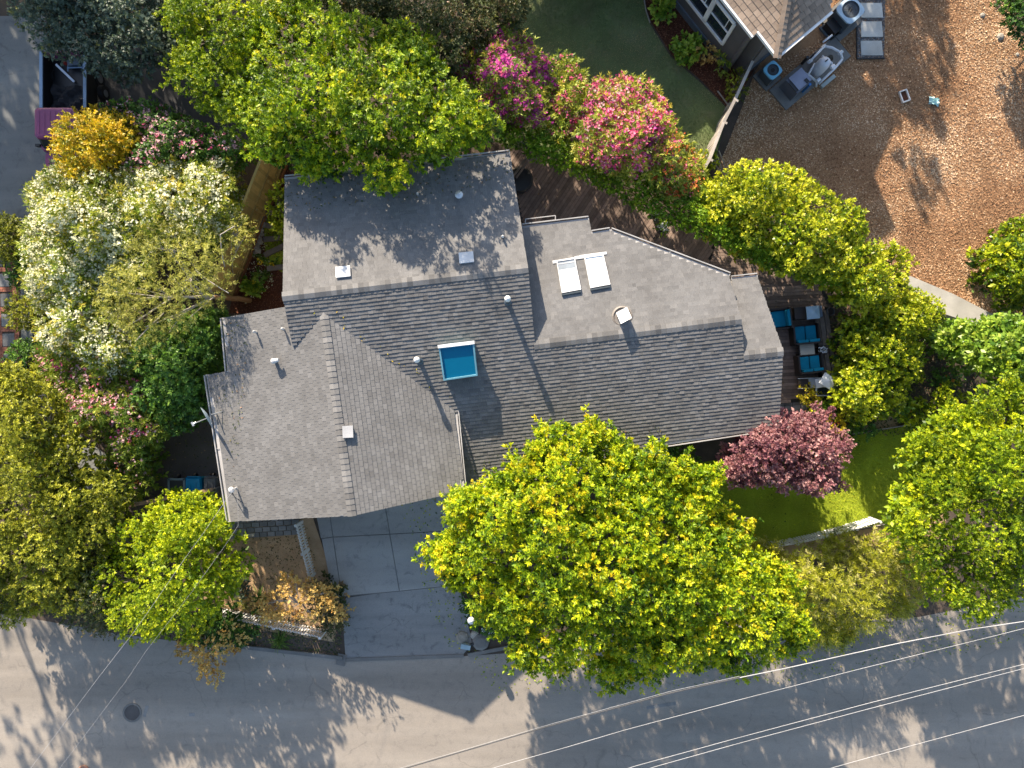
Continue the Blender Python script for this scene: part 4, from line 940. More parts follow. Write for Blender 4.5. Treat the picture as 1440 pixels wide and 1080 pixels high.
# small garden plants: (label, name, poly, z0, z1, species, flowers)
small = [
 ('bluish leafy plant at the upper end of the bed below the neighbouring wall', 'leafy_plant', [(922,-4),(940,0),(944,16),(934,26),(924,14)], .2, .6, 'broad', None),
 ('largest rosette plant in the bed under the neighbouring windows', 'leafy_plant', [(954,62),(968,52),(980,60),(980,76),(966,84),(956,76)], .2, .6, 'broad', None),
 ('tan flowering clump right of the rosette plant under the windows', 'tan_clump', [(980,62),(994,58),(1002,74),(996,88),(982,84)], .2, .55, 'peach', None),
 ('scrubby green plant at the base of the wall corner', 'green_clump', [(1008,86),(1018,78),(1024,90),(1018,100),(1010,98)], .2, .5, 'oleander', None),
 ('pale green shrub at the foot of the leaning grey fence', 'small_shrub', [(1022,124),(1030,108),(1042,106),(1046,120),(1038,134),(1026,142)], .3, 1.0, 'olive', None),
 ('small bush at the lit lawn corner beside the leaning fence', 'small_shrub', [(982,222),(996,214),(1004,226),(994,244),(980,240)], .2, .8, 'citrus', None),
 ('dry pinkish shrub between the orange-red oleander and the grey fence', 'dry_shrub', [(966,228),(982,222),(984,250),(978,268),(964,252)], .4, 1.2, 'peach', None),
 ('pair of low shrubs nearest the house wall, behind the largest tree', 'low_shrub', [(946,624),(962,618),(970,630),(964,642),(950,642)], .2, .6, 'darkgreen', None),
 ('low green shrub at the corner of the shaded bed beside the lawn', 'low_shrub', [(962,644),(975,640),(980,652),(970,662),(960,656)], .2, .6, 'darkgreen', None),
 ('leafy plant with orange edges beside the white chaise', 'leafy_plant', [(1130,548),(1142,544),(1150,556),(1142,566),(1132,562)], .2, .6, 'orange', None),
 ('bright green plant in the strip between paving and timber edge', 'leafy_plant', [(1136,572),(1144,568),(1148,582),(1140,586)], .2, .5, 'citrus', None),
 ('low green plant beside the timber rail right of the paving', 'leafy_plant', [(1152,574),(1166,566),(1172,584),(1160,592)], .2, .5, 'broad', None),
 ('yellow and orange shrub tucked behind the purple plum tree', 'flower_shrub', [(1158,590),(1172,584),(1184,600),(1180,612),(1166,608)], .3, .9, 'orange', [('orange', 14, .05)]),
 ('dark green shrub between the round glossy tree and the lawn edge', 'low_shrub', [(1182,592),(1204,588),(1226,592),(1228,604),(1205,616),(1184,612)], .3, .8, 'darkgreen', None),
 ('wide yellow-green perennial clump along the upper lawn edge', 'perennial', [(1268,585),(1282,572),(1300,566),(1308,580),(1300,594),(1278,600)], .3, .8, 'citrus', None),
 ('green perennial with small pink flowers near the tall right tree', 'perennial', [(1308,575),(1326,570),(1344,578),(1342,592),(1320,598),(1308,590)], .3, .8, 'citrus', [('palepink', 10, .05)]),
 ('upright green plant with a red flower in the shaded bed', 'perennial', [(1256,566),(1268,560),(1276,572),(1268,584),(1258,578)], .3, .8, 'broad', [('orange', 8, .05)]),
 ('yellow-green sprawling plant above the lawn bed', 'perennial', [(1312,548),(1336,540),(1352,552),(1362,575),(1345,580),(1322,568)], .4, 1.1, 'citrus', None),
 ('low plant with one orange bloom at the edge of the dark soil path', 'perennial', [(1308,530),(1330,522),(1345,530),(1340,542),(1318,544)], .2, .5, 'darkgreen', [('orange', 3, .05)]),
 ('white-flowered ground cover under the left edge of the largest tree', 'ground_cover', [(652,838),(690,850),(715,880),(712,895),(690,888),(672,880),(655,860)], .15, .4, 'darkgreen', [('coolwhite', 110, .035)]),
 ('yellow-leaved patch at the left end of the lawn border', 'low_shrub', [(1040,768),(1062,764),(1078,776),(1068,786),(1046,786)], .2, .5, 'orange', None),
 ('green clump at the outer kerb below the house fence', 'small_shrub', [(330,820),(342,812),(350,826),(344,842),(332,838)], .2, .6, 'bluegreen', None),
]
for lab, nm, poly, z0, z1, sp, fl in small:
    cx = sum(p[0] for p in poly)/len(poly); cy = sum(p[1] for p in poly)/len(poly)
    plant(nm, lab, 'plant', poly, z0, z1, sp, (cx, cy), .9, r=.2, spacing=8, trunk_r=.02, flow=fl, under=False, limbs=4)
def strap_plant(px, py, n, L, label, name='strap_plant', mat='strap', fl=None, z0=0.0, wid=.022, lift=1.0):
    c = WV(px, py, z0); t = thing(name, label, 'plant', c)
    a = NR.rand(n)*2*np.pi; e = .3+.9*NR.rand(n); Ls = L*(.6+.6*NR.rand(n)); V = []; tn = []
    d = np.stack([np.cos(a)*np.cos(e), np.sin(a)*np.cos(e), np.sin(e)*lift], 1); s = np.stack([-np.sin(a), np.cos(a), np.zeros(n)], 1); b = NR.randn(n, 3)*.05; b[:, 2] = 0
    prev = b; pw = wid
    for k in range(4):
        t1 = (k+1)/4; q = b+d*(Ls*t1)[:, None]; q[:, 2] -= Ls*.55*t1**2; q[:, 2] = np.maximum(q[:, 2], .01); w1 = wid*(1-t1*.8)
        V.append(np.stack([prev-s*pw, prev+s*pw, q+s*w1, q-s*w1], 1)); tn.append(np.clip(.4+NR.randn(n)*.25, 0, 1)); prev = q; pw = w1
    V = np.vstack(V); np_mesh('foliage', V, np.concatenate(tn), LF[mat], t)
    if fl: 
        Cc = np.array([[c.x, c.y, c.z+L*.5]]); flowers(Cc, np.array([L*.35]), fl[1], fl[2], FL[fl[0]], t)
    return t
strap_plant(342, 846, 90, .62, 'pale spiky grass clump behind the picket fence', 'grass_clump', 'wisp', wid=.012)
strap_plant(365, 842, 70, .7, 'dark green strappy clump right of the pale spiky grass', 'strap_plant', 'darkgreen')
strap_plant(393, 900, 110, .75, 'long-leaved green clump between picket fence and kerb', 'strap_plant')
for i, (x, y, f, lab) in enumerate(((370, 366, 'yellow', 'yellow-flowered lily clump beside the stone edging'), (387, 370, 'yellow', 'yellow-flowered lily clump nearest the north roof'), (362, 385, None, 'flowerless fern-like plant below the yellow lilies, left one'), (375, 387, None, 'flowerless fern-like plant below the yellow lilies, right one'), (362, 358, None, 'arching green plant at the foot of the stone edging'))):
    strap_plant(x, y, 34, .38, lab, 'lily_plant', 'broad' if i < 3 else 'strap', (f, 2, .07) if f else None, wid=.04)
# trees standing outside the frame (their shade falls into it); outlines in ground pixels of where the shade lands
def shade_tree(R_, z0, z1, lab, dens=.28, name='tall_tree', leanbase=None, spacing=34, r=.75):
    z = (z0+z1)/2; k = (H-z)/H
    poly = [(720+(x-z*27.6-720)/k, 540+(y-z*66.5-540)/k) for x, y in R_]
    cx = sum(x-z*27.6 for x, y in R_)/len(R_); cy = sum(y-z*66.5 for x, y in R_)/len(R_)
    plant(name, lab, 'tree', poly, z0, z1, 'coarse', leanbase or (cx, cy), dens*1.3, r=r, spacing=spacing, trunk_r=.18, mat=LF['darkgreen'], udens=.3)
shade_tree([(-320,-60),(300,-60),(400,150),(405,320),(330,370),(150,360),(0,330),(-80,420),(-300,300)], 6.5, 8.5, 'tall tree standing beyond the top left corner', .6)
shade_tree([(-300,330),(0,380),(30,460),(15,560),(-60,600),(-300,560)], 6, 8, 'tall tree standing beyond the left edge', .5)
shade_tree([(560,300),(740,290),(790,390),(800,440),(730,450),(680,440),(600,430)], 7.5, 9, 'tall tree standing beyond the top edge')
shade_tree([(690,-40),(785,-40),(800,90),(745,110),(690,60)], 5, 6.5, 'narrow tree standing beyond the top edge left of the lawn')
shade_tree([(1212,-90),(1300,-90),(1318,0),(1312,60),(1296,92),(1284,60),(1258,85),(1235,75),(1216,65)], 5, 7, 'tree standing beyond the top right behind the neighbouring house', 1.0)
shade_tree([(1405,-60),(1540,-80),(1600,90),(1500,90),(1470,70),(1430,30)], 2.6, 3.6, 'unseen tree added beyond the right edge to widen the hedge shade', .6)  # added out of view to widen the corner hedge's band of shade
shade_tree([(-60,860),(60,850),(150,900),(215,940),(240,1040),(200,1130),(60,1160),(-60,1100)], 7.5, 9.5, 'open-branched tree standing beyond the left edge above the road', .22, spacing=42)

# ================================================================== FENCES, DECK, FURNITURE, NEIGHBOUR
# deck boards (diagonal part and straight part)
dk = thing('wooden_deck', 'dark weathered wooden deck wrapping the back of the house', 'deck', W(900, 330, .1))
def board_field(poly, dirpx, width_px, parent, mat, z=.16, gap=.012, name='deck_board', maxlen=1e9):
    a = math.atan2(dirpx[1], dirpx[0]); ca, sa = math.cos(a), math.sin(a)
    loc = [(x*ca+y*sa, -x*sa+y*ca) for x, y in poly]; v0, v1 = min(p[1] for p in loc), max(p[1] for p in loc); v = v0+width_px/2
    while v < v1:
        for (u0, u1) in spans(loc, v):
            cuts = [u0]
            while u1-cuts[-1] > maxlen: cuts.append(cuts[-1]+maxlen*R.uniform(.7, 1))
            cuts.append(u1)
            for a0, a1 in zip(cuts, cuts[1:]):
                if a1-a0 < 4: continue
                P = [W(u*ca-v*sa, u*sa+v*ca, z) for u in (a0+.2, a1-.2)]
                L = math.dist(P[0], P[1]); c = [(P[0][i]+P[1][i])/2 for i in range(3)]
                block(name, mat, parent, (c[0], c[1], z-.02+R.uniform(-.003, .003)), (L, width_px*(H-z)/F-gap, .04), math.atan2(P[1][1]-P[0][1], P[1][0]-P[0][0]))
        v += width_px
board_field([(712,205),(735,212),(800,238),(850,262),(900,290),(960,318),(1005,340),(985,408),(740,336)], (.55, -.83), 4.7, dk, MT_deck, maxlen=170)
board_field([(1007,341),(1060,365),(1120,390),(1152,402),(1164,430),(1148,450),(1152,560),(1092,566),(1060,500),(1040,430),(987,408)], (1, -.05), 4.7, dk, MT_deck, maxlen=150)
m = M(); P = [W(x, y, .05)[:2] for x, y in ((708,203),(800,236),(900,288),(1005,338),(1155,400),(1168,430),(1150,452),(1156,562),(1088,568),(1000,430),(740,340))]; m.prism(P, .01, .1); m.obj('joist_frame', MT_black, dk)
# timber edge: wide weathered boards along the right side of the deck
te = thing('timber_bench', 'long weathered timber bench edge along the right side of the deck', 'bench', W(1165, 490, 0))
for k, (x0, x1) in enumerate(((1149, 1160), (1156, 1167), (1163, 1175))):
    block_pq('bench_board', MT_timber, te, W(x0-2, 436, .42+.0*k), W(x1+2, 548, .42), .19, .05)
for y in (440, 475, 510, 545): block('leg', MT_timber, te, W(1158+(y-440)*.1, y, .2), (.3, .08, .39), -.05)
for (a, b, lab) in (((1151, 560), (1156, 600), 'brown timber rail right of the paving'), ((1137, 566), (1137, 600), 'short timber edging along the paving'), ((1168, 556), (1170, 590), 'thin timber rail nearest the round glossy tree')):
    o = block_pq('timber_rail', MT_timber, None, W(*a, .15), W(*b, .15), .16, .12); tag(o, lab, 'timber')
# fire wood coloured stair rail at the back corner of the house
o = thing('stair_rail', 'pair of grey timber rails by the back corner of the highest roof', 'railing', W(730, 235, .9))
block_pq('rail', MT_timber, o, W(744, 216, .9), W(722, 248, .9), .09, .07); block_pq('rail', MT_timber, o, W(748, 219, .85), W(726, 250, .85), .07, .07)
for x, y in ((745, 218), (724, 249)): block('post', MT_timber, o, W(x, y, .5), (.09, .09, .8))
o = thing('hot_tub_cover', 'round black cover half hidden by the north roof edge on the deck', 'tub', W(732, 262, .16)); m = M(); m.lathe(W(731, 256, .16), [(.52, 0), (.55, .35), (.5, .40), (.001, .42)], 26); m.obj('cover', MT_black, o)
m = M(); m.lathe(W(731, 256, .16), [(.56, .30), (.57, .34), (.55, .35)], 26); m.obj('rim', MT_dark, o)
# potted flowers on the deck
def pot(px, py, z, r, h, label, mat, name='flower_pot', plantsp=None, fl=None):
    c = WV(px, py, z); t = thing(name, label, 'pot', c)
    m = M(); m.lathe(c, [(r*.7, 0), (r, h), (r*1.08, h), (r*1.08, h*.9+.02), (r*.9, h), (r*.88, h*.8)], 18); m.obj('pot', mat, t)
    m = M(); m.cyl((c.x, c.y, c.z+h*.6), r*.88, .02, 16); m.obj('soil', MT_soil, t)
    if plantsp:
        n = 14; C = np.array([[c.x, c.y, c.z+h+r*.4]])+NR.randn(n, 3)*[r*.6, r*.6, r*.25]; rr = np.full(n, r*.6)
        V, tn, *_ = crown_mesh(C, rr, plantsp, C.mean(0), .8); np_mesh('foliage', V, tn, LF[plantsp], t, tuple(c))
        if fl: flowers(C, rr, fl[1], fl[2], FL[fl[0]], t)
    return t
pot(920, 306, .16, .14, .25, 'upper potted grey-green plant on the diagonal deck boards', MT_terra, plantsp='bluegreen', fl=('coolwhite', 8, .03))
pot(929, 324, .16, .18, .3, 'lower pot of white trailing flowers on the diagonal deck boards', MT_greybin, plantsp='hedge', fl=('coolwhite', 40, .035))
pot(366, 404, .0, .24, .38, 'cream pot with a yellow lily in the red-brown bed', MT_terra, plantsp='broad', fl=('yellow', 3, .06))
t = pot(1164, 439, .16, .17, .3, 'empty round dark planter at the end of the timber bench', MT_greybin)
for x, y in ((905, 289), (853, 270)):
    pass
# teal-cushioned seating
def seat(px, py, w, d, rz, n, label, back=+1, name='cushioned_armchair'):
    c = WV(px, py, .16); t = thing(name, label, 'armchair' if n == 1 else 'loveseat', c, 'teal-cushioned wicker seats on the deck')
    ca, sa = math.cos(rz), math.sin(rz)
    def L(x, y, z): return (c.x+x*ca-y*sa, c.y+x*sa+y*ca, c.z+z)
    m = M(); m.box(L(0, 0, .17), (w, d, .26), rz); m.obj('seat_frame', MT_wicker, t)
    for s in (-1, 1):
        m = M(); m.box(L(s*(w/2-.03), 0, .36), (.07, d, .42), rz); m.obj('armrest', MT_wicker, t)
    m = M(); m.box(L(0, back*(d/2-.03), .42), (w, .07, .6), rz); m.obj('backrest', MT_wicker, t)
    cw = (w-.16)/n
    for k in range(n):
        x = -w/2+.08+cw*(k+.5); m = M()
        cc = L(x, -back*.03, .37); m.box(cc, (cw-.03, d-.2, .12), rz, taper=.96); o = m.obj('seat_cushion', MT_teal, t)
        b = o.modifiers.new('soft', 'BEVEL'); b.width = .04; b.segments = 3
        m = M(); cc = L(x, back*(d/2-.13), .58); m.box(cc, (cw-.03, .13, .36), rz, taper=.97); o = m.obj('back_cushion', MT_teal, t)
        b = o.modifiers.new('soft', 'BEVEL'); b.width = .04; b.segments = 3
    for sx in (-1, 1):
        for sy in (-1, 1): m = M(); m.box(L(sx*(w/2-.05), sy*(d/2-.05), .02), (.06, .06, .05), rz); m.obj('leg', MT_wicker, t)
    return t
seat(1127, 471, 1.12, .86, .09, 2, 'teal two-cushion loveseat above the cream table', back=-1, name='cushioned_loveseat')
seat(1133, 512, 1.06, .80, .11, 2, 'teal two-cushion loveseat below the cream table', back=-1, name='cushioned_loveseat')
seat(1090, 450, .9, .9, -1.45, 1, 'teal-cushioned armchair partly under the roof edge', back=1)
t = thing('side_table', 'cream-topped low table between the two teal loveseats', 'table', WV(1129, 492, .16)); c = WV(1129, 492, .16)
m = M(); m.box((c.x, c.y, c.z+.44), (.62, .46, .04), .08); o = m.obj('table_top', MT_cream, t); b = o.modifiers.new('soft', 'BEVEL'); b.width = .015; b.segments = 2
m = M(); m.box((c.x, c.y, c.z+.40), (.7, .54, .03), .08); m.obj('apron', MT_wicker, t)
for sx in (-1, 1):
    for sy in (-1, 1): m = M(); m.box((c.x+sx*.28, c.y+sy*.2, c.z+.2), (.05, .05, .4), .08); m.obj('leg', MT_wicker, t)
t = thing('grill', 'outdoor counter with blue-grey top at the back of the patio', 'counter', WV(1125, 442, .16)); c = WV(1126, 442, .16)
m = M(); m.box((c.x, c.y, c.z+.40), (1.2, .5, .8), .08); m.obj('cabinet', MT_wicker, t)
m = M(); m.box((c.x+.25, c.y+.02, c.z+.82), (.62, .46, .04), .1); m.obj('counter_top', MT_slate, t)
def canopy(px, py, z, s, rz, tilt, label, mat):
    c = WV(px, py, z); t = thing('parasol', label, 'parasol', WV(px-2, py, .16)); ca, sa = math.cos(rz), math.sin(rz); m = M()
    P = []
    for x, y in ((-1, -1), (1, -1), (1, 1), (-1, 1)): P.append(Vector((c.x+(x*ca-y*sa)*s, c.y+(x*sa+y*ca)*s, c.z-.10+tilt[0]*x+tilt[1]*y)))
    top = c+Vector((0, 0, .06))
    for i in range(4): m.quad([P[i], P[(i+1) % 4], top]); m.quad([P[i]-Vector((0, 0, .05)), P[(i+1) % 4]-Vector((0, 0, .05)), P[(i+1) % 4], P[i]])
    m.obj('canopy', mat, t); m = M(); m.tube([Vector(t.location), c], .02, 8); m.obj('pole', MT_dark, t); m = M(); m.cyl(t.location, .2, .06, 16); m.obj('base', MT_dark, t)
canopy(1145, 439, 1.3, .27, .1, (0, 0), 'small square pale blue parasol at the upper end of the patio', plain('pale_blue_cloth', (.42, .58, .70), .8))
canopy(1166, 536, 1.3, .27, -.62, (.05, -.05), 'small tilted white square parasol at the lower end of the patio', MT_wcloth)
t = thing('chaise_lounge', 'white chaise lounge with dark footrest near the lower parasol', 'lounger', WV(1145, 540, .16))
for nm, mat, (x0, x1), z in (('footrest', MT_wicker, (1123, 1137), .34), ('seat', plain('grey_sling', (.30, .33, .36), .7), (1138, 1147), .38), ('backrest', MT_wcloth, (1147, 1160), .45)):
    m = M(); a, b = WV(x0, 539.5, .16+z), WV(x1, 537.5, .16+z+(.12 if nm == 'backrest' else 0)); m.beam(a, b, .40, .04); m.obj(nm, mat, t)
m = M(); m.beam(WV(1122, 532.5, .5), WV(1160, 531, .52), .03, .04); m.obj('side_rail', MT_white, t); m = M(); m.beam(WV(1122, 546.5, .5), WV(1160, 544.5, .52), .03, .04); m.obj('side_rail', MT_white, t)
for x in (1126, 1156):
    for y in (533, 545): m = M(); m.box(WV(x, y, .33), (.04, .04, .34)); m.obj('leg', MT_white, t)
t = thing('tray_table', 'dark glass table with pale metal frame beside the lower parasol', 'table', WV(1160, 550, .16))
m = M(); c = WV(1160, 550, .6)
for dx, dy, w_, h_ in ((0, .19, .78, .05), (0, -.19, .78, .05), (-.37, 0, .05, .34), (.37, 0, .05, .34)): m.box((c.x+dx, c.y+dy, c.z), (w_, h_, .04))
m.obj('frame', plain('pale_frame_metal', (.42, .48, .54), .4), t); m = M(); m.box((c.x, c.y, c.z-.01), (.7, .34, .015)); m.obj('table_top', MT_darkglass, t)
for sx in (-1, 1):
    for sy in (-1, 1): m = M(); m.box((c.x+sx*.36, c.y+sy*.17, .38), (.03, .03, .43)); m.obj('leg', MT_steel, t)
t = thing('flower_vase', 'small vase with white flowers on a stand right of the cream table', 'vase', WV(1149, 493, .16)); c = WV(1149, 493, .16)
m = M(); m.lathe(c, [(.14, 0), (.05, .05), (.05, .38), (.16, .42), (.001, .42)], 12); m.obj('stand', MT_wicker, t); C = np.array([[c.x, c.y, c.z+.55]]); flowers(C, np.array([.1]), 12, .04, FL['coolwhite'], t)
# loose chair frames on deck edge
t = thing('wire_chair', 'dark wire-framed stool beside the timber bench', 'stool', WV(1157, 492, .16)); m = M(); c = WV(1157, 492, .6)
for a, b in (((-.18,-.18),(.18,-.18)),((.18,-.18),(.18,.18)),((.18,.18),(-.18,.18)),((-.18,.18),(-.18,-.18))): m.tube([(c.x+a[0], c.y+a[1], c.z), (c.x+b[0], c.y+b[1], c.z)], .015, 5)
m.obj('seat_frame', MT_dark, t)
for sx in (-1, 1):
    for sy in (-1, 1): m = M(); m.tube([(c.x+sx*.18, c.y+sy*.18, c.z), (c.x+sx*.2, c.y+sy*.2, .16)], .012, 5); m.obj('leg', MT_dark, t)

# cedar fence at the left of the house
cf = thing('cedar_fence', 'tall golden-brown cedar board fence between white blossom and the house', 'fence', W(350, 320, 0))
pa, pb = WV(402, 226, 0), WV(327, 418, 0); D = (pb-pa); Ln = D.length; D.normalize(); Nn = Vector((-D.y, D.x, 0))
if Nn.x > 0: Nn = -Nn
FH = 2.25; nb = int(Ln/.145)
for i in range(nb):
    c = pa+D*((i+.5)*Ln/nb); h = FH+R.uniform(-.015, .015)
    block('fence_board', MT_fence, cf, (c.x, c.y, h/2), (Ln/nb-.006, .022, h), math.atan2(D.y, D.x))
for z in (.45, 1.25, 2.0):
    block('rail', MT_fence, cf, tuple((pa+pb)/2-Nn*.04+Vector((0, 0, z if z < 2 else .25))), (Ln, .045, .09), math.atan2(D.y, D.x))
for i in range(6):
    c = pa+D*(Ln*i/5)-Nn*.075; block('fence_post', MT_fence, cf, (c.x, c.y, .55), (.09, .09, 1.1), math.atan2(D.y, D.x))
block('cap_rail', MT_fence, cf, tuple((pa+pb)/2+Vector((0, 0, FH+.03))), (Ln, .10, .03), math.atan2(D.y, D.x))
block('kick_board', plain('rust_red_board', (.30, .13, .05), .8), cf, tuple((pa+pb)/2-Nn*.14+Vector((0, 0, .12))), (Ln, .05, .24), math.atan2(D.y, D.x))
# garden steps: radiating timber ties with grass between, stone edging
gs = bpy.data.objects.new('garden_steps', None); col.objects.link(gs); gs.location = W(385, 330, 0); structure(gs)
for a, b in (((373, 296), (401, 307)), ((372, 316), (401, 325)), ((371, 337), (401, 334)), ((372, 359), (401, 345)), ((376, 378), (401, 375))):
    block_pq('step_timber', MT_timber, gs, W(*a, .08), W(*b, .08), .22, .12)
m = M(); m.quad([W(x, y, .02) for x, y in ((372, 290), (402, 290), (402, 385), (372, 372))]); structure(m.obj('step_grass', MT_grassg))
tag(scatter('grass', [(374, 298), (401, 310), (401, 350), (374, 356)], 2500, MT_grass, 'blade', .05, .02), 'short green grass between the timber steps', 'grass', kind='stuff')
es = bpy.data.objects.new('stone_edging', None); col.objects.link(es); es.location = W(362, 325, 0); structure(es)
for i in range(22):
    t = i/21; x, y = 374-14*t+R.uniform(-2.5, 2.5), 296+60*t+R.uniform(-1, 1)
    block('stone', MT_rock, es, W(x, y, .07), (R.uniform(.13, .24), R.uniform(.11, .18), R.uniform(.1, .18)), R.uniform(0, 3), R.uniform(-.3, .3), R.uniform(-.3, .3))

# white picket fences
def picket_fence(ptsv, h, label, sp=.115, pw=.062, name='picket_fence', lean=(0, 0)):
    mid = ptsv[len(ptsv)//2]; t = thing(name, label, 'fence', (mid[0], mid[1], 0))
    for a, b in zip(ptsv, ptsv[1:]):
        a, b = Vector((a[0], a[1], 0)), Vector((b[0], b[1], 0)); d = b-a; L = d.length; d.normalize(); n = Vector((-d.y, d.x, 0)); ang = math.atan2(d.y, d.x)
        k = int(L/sp)
        for i in range(k):
            c = a+d*((i+.5)*L/k)+n*.03; hh = h+R.uniform(-.012, .012)
            o = block('picket', MT_white, t, (c.x, c.y, hh/2+.04), (pw, .02, hh), ang+R.uniform(-.03, .03), R.uniform(-.02, .02), R.uniform(-.02, .02))
        for z in (.25, h*.82): block_pq('rail', MT_white, t, a+Vector((0, 0, z)), b+Vector((0, 0, z)), .045, .09)
        for c in (a, b): block('post', MT_white, t, (c.x, c.y, h*.5), (.1, .1, h+.05), ang)
    return t
picket_fence([W(425, 733), W(434, 772), W(443, 806)], .95, 'white picket fence run between driveway and front yard')
picket_fence([W(306, 854), W(338, 861), W(395, 873), (W(458, 886))], .95, 'white picket fence facing the road below the peach shrub')
picket_fence([W(1070, 764), W(1110, 758), W(1150, 749), W(1190, 738), W(1222, 728)], .95, 'long white picket fence along the lawn behind the spiky shrub')
# brown board fence between the bins and the lime tree
bf = thing('board_fence', 'low brown wooden fence behind the rubbish bins', 'fence', W(270, 690, 0))
p, q = WV(322, 680, 0), WV(190, 706, 0); d = (q-p); L = d.length; d.normalize(); k = int(L/.14)
for i in range(k):
    c = p+d*((i+.5)*L/k); block('fence_board', MT_fencegrey, bf, (c.x, c.y, .8), (L/k-.008, .02, 1.6+R.uniform(-.02, .02)), math.atan2(d.y, d.x))
block_pq('cap_rail', plain('brown_cap_rail', (.30, .20, .13), .8), bf, p+Vector((0, 0, 1.62)), q+Vector((0, 0, 1.62)), .14, .04)
# leaning grey fence between lawn and bark yard
gf = thing('grey_fence', 'old leaning grey board fence between back lawn and bark yard', 'fence', W(1020, 180, 0))
seg = [WV(1042, 108, 0), WV(1018, 160, 0), WV(1003, 190, 0), WV(984, 240, 0), WV(974, 256, 0)]
for a, b in zip(seg, seg[1:]):
    d = (b-a); L = d.length; d.normalize(); n = Vector((-d.y, d.x, 0)); k = int(L/.14)
    for i in range(k):
        c = a+d*((i+.5)*L/k); lean = .05*math.sin(i*.7+a.x)
        block('fence_board', MT_fencegrey, gf, (c.x+lean*.4, c.y, .72), (L/k-.01, .02, 1.44+R.uniform(-.04, .04)), math.atan2(d.y, d.x)+R.uniform(-.03, .03), lean)
    for z in (.3, 1.15): block_pq('rail', MT_fencegrey, gf, a+n*.05+Vector((0, 0, z)), b+n*.05+Vector((0, 0, z)), .05, .09)
    block_pq('cap_rail', MT_fencegrey, gf, a+Vector((0, 0, 1.48)), b+Vector((0, 0, 1.48)), .12, .03)
    block('fence_post', MT_fencegrey, gf, (b.x+n.x*.1, b.y+n.y*.1, .76), (.1, .1, 1.52), math.atan2(d.y, d.x))
for i, (a, b) in enumerate((((1011, 212), (1024, 246)), ((1008, 218), (1018, 246)), ((1005, 226), (1012, 246)))):
    o = block_pq('brace_pole', MT_fencegrey, gf, W(*a, 1.1), W(*b, .05), .035, .035)
# pale concrete wall at the right
o = thing('concrete_wall', 'pale flat-topped concrete wall at the lower edge of the bark yard', 'wall', W(1340, 425, 0)); m = M()
m.prism([W(x, y, .45)[:2] for x, y in ((1268, 394), (1280, 388), (1340, 413), (1412, 450), (1402, 466), (1330, 442))], -.05, .45); m.obj('coping', MT_conc2, o)
for k, (x, y) in enumerate(((1401, 455), (1405, 456), (1409, 457), (1413, 459))):
    block('stake', MT_fencegrey, o, W(x, y, .55), (.10, .05, 1.1+R.uniform(-.1, .1)), R.uniform(-.2, .2))

# loose things on the bark yard
t = thing('plastic_tray', 'white-rimmed rectangular tray with red-brown filling on the bark', 'tray', W(1272, 135, 0)); c = WV(1272, 135, .08)
m = M(); rz = .35
def loc2(x, y, z): return (c.x+x*math.cos(rz)-y*math.sin(rz), c.y+x*math.sin(rz)+y*math.cos(rz), z)
for x, y, w_, h_ in ((0, .24, .36, .05), (0, -.24, .36, .05), (-.16, 0, .05, .45), (.16, 0, .05, .45)): m.box(loc2(x, y, .06), (w_, h_, .12), rz)
m.obj('rim', plain('pinkish_white_plastic', (.72, .66, .60), .5), t); m = M(); m.box(loc2(0, 0, .03), (.28, .44, .04), rz); m.obj('filling', MT_redmulch, t)
m = M(); c = WV(1312, 143, .03); n = 7
pts = [[Vector((c.x+(i-3)*.07+R.uniform(-.015, .015), c.y+(j-3)*.055+(i-3)*-.02+R.uniform(-.015, .015), .03+R.random()*.13)) for j in range(n)] for i in range(n)]
for i in range(n-1):
    for j in range(n-1): m.quad([pts[i][j], pts[i+1][j], pts[i+1][j+1], pts[i][j+1]])
tag(m.obj('crumpled_sheet', plain('pale_aqua_plastic', (.42, .62, .60), .4)), 'crumpled pale aqua sheet lying on the bark', 'sheet')
for (x, y, r_, lab) in ((1381, 22, .12, 'pale bluish stone in the shaded band at the top right, uppermost'), (1406, 52, .16, 'largest pale stone in the shaded band at the top right'), (1430, 77, .09, 'small pale stone in the shaded band at the top right, lowest')):
    m = M(); m.lathe(W(x, y, 0), [(r_, 0), (r_*.95, r_*.4), (r_*.5, r_*.7), (.001, r_*.75)], 8); tag(m.obj('stone', MT_rock), lab, 'stone')
# stepping slabs in gravel
sw = bpy.data.objects.new('slab_walk', None); col.objects.link(sw); sw.location = W(1225, 40, 0); structure(sw)
m = M(); m.prism([W(x, y)[:2] for x, y in ((1204, -40), (1245, -40), (1243, 82), (1205, 82))], .004, .02); m.obj('gravel_bed', plain('grey_gravel_bed', (.10, .10, .11), .95, var=.5, scale=40), sw)
g = scatter('gravel', [(1204, -20), (1245, -20), (1243, 82), (1205, 82)], 5000, MT_gravel, 'chip', .035, .022); tag(g, 'grey gravel around the stepping slabs', 'gravel', kind='stuff')
for y0, y1 in ((-22, 0), (5, 26), (31, 53), (58, 79)): slab([(1209, y0), (1239, y0), (1241, y1), (1210, y1)], MT_slab, sw, 'stepping_slab', .07, .3, .06)
m = M(); m.beam(W(1204, -30, .04), W(1205, 83, .04), .04, .08); m.beam(W(1205, 83, .04), W(1244, 82, .04), .04, .08); m.obj('edging_strip', MT_black, sw)
m = M(); 
for a, b in (((906, 0), (908, 14)), ((908, 14), (914, 32)), ((1009, 128), (1024, 148)), ((963, 205), (988, 222)), ((1015, 644), (1130, 625)), ((1130, 625), (1200, 610)), ((1200, 610), (1262, 600)), ((1262, 600), (1356, 586)), ((1060, 771), (1130, 758)), ((1130, 758), (1245, 737))):
    m.beam(W(*a, .05), W(*b, .05), .035, .08)
eo = m.obj('lawn_edging', MT_fencegrey); structure(eo)

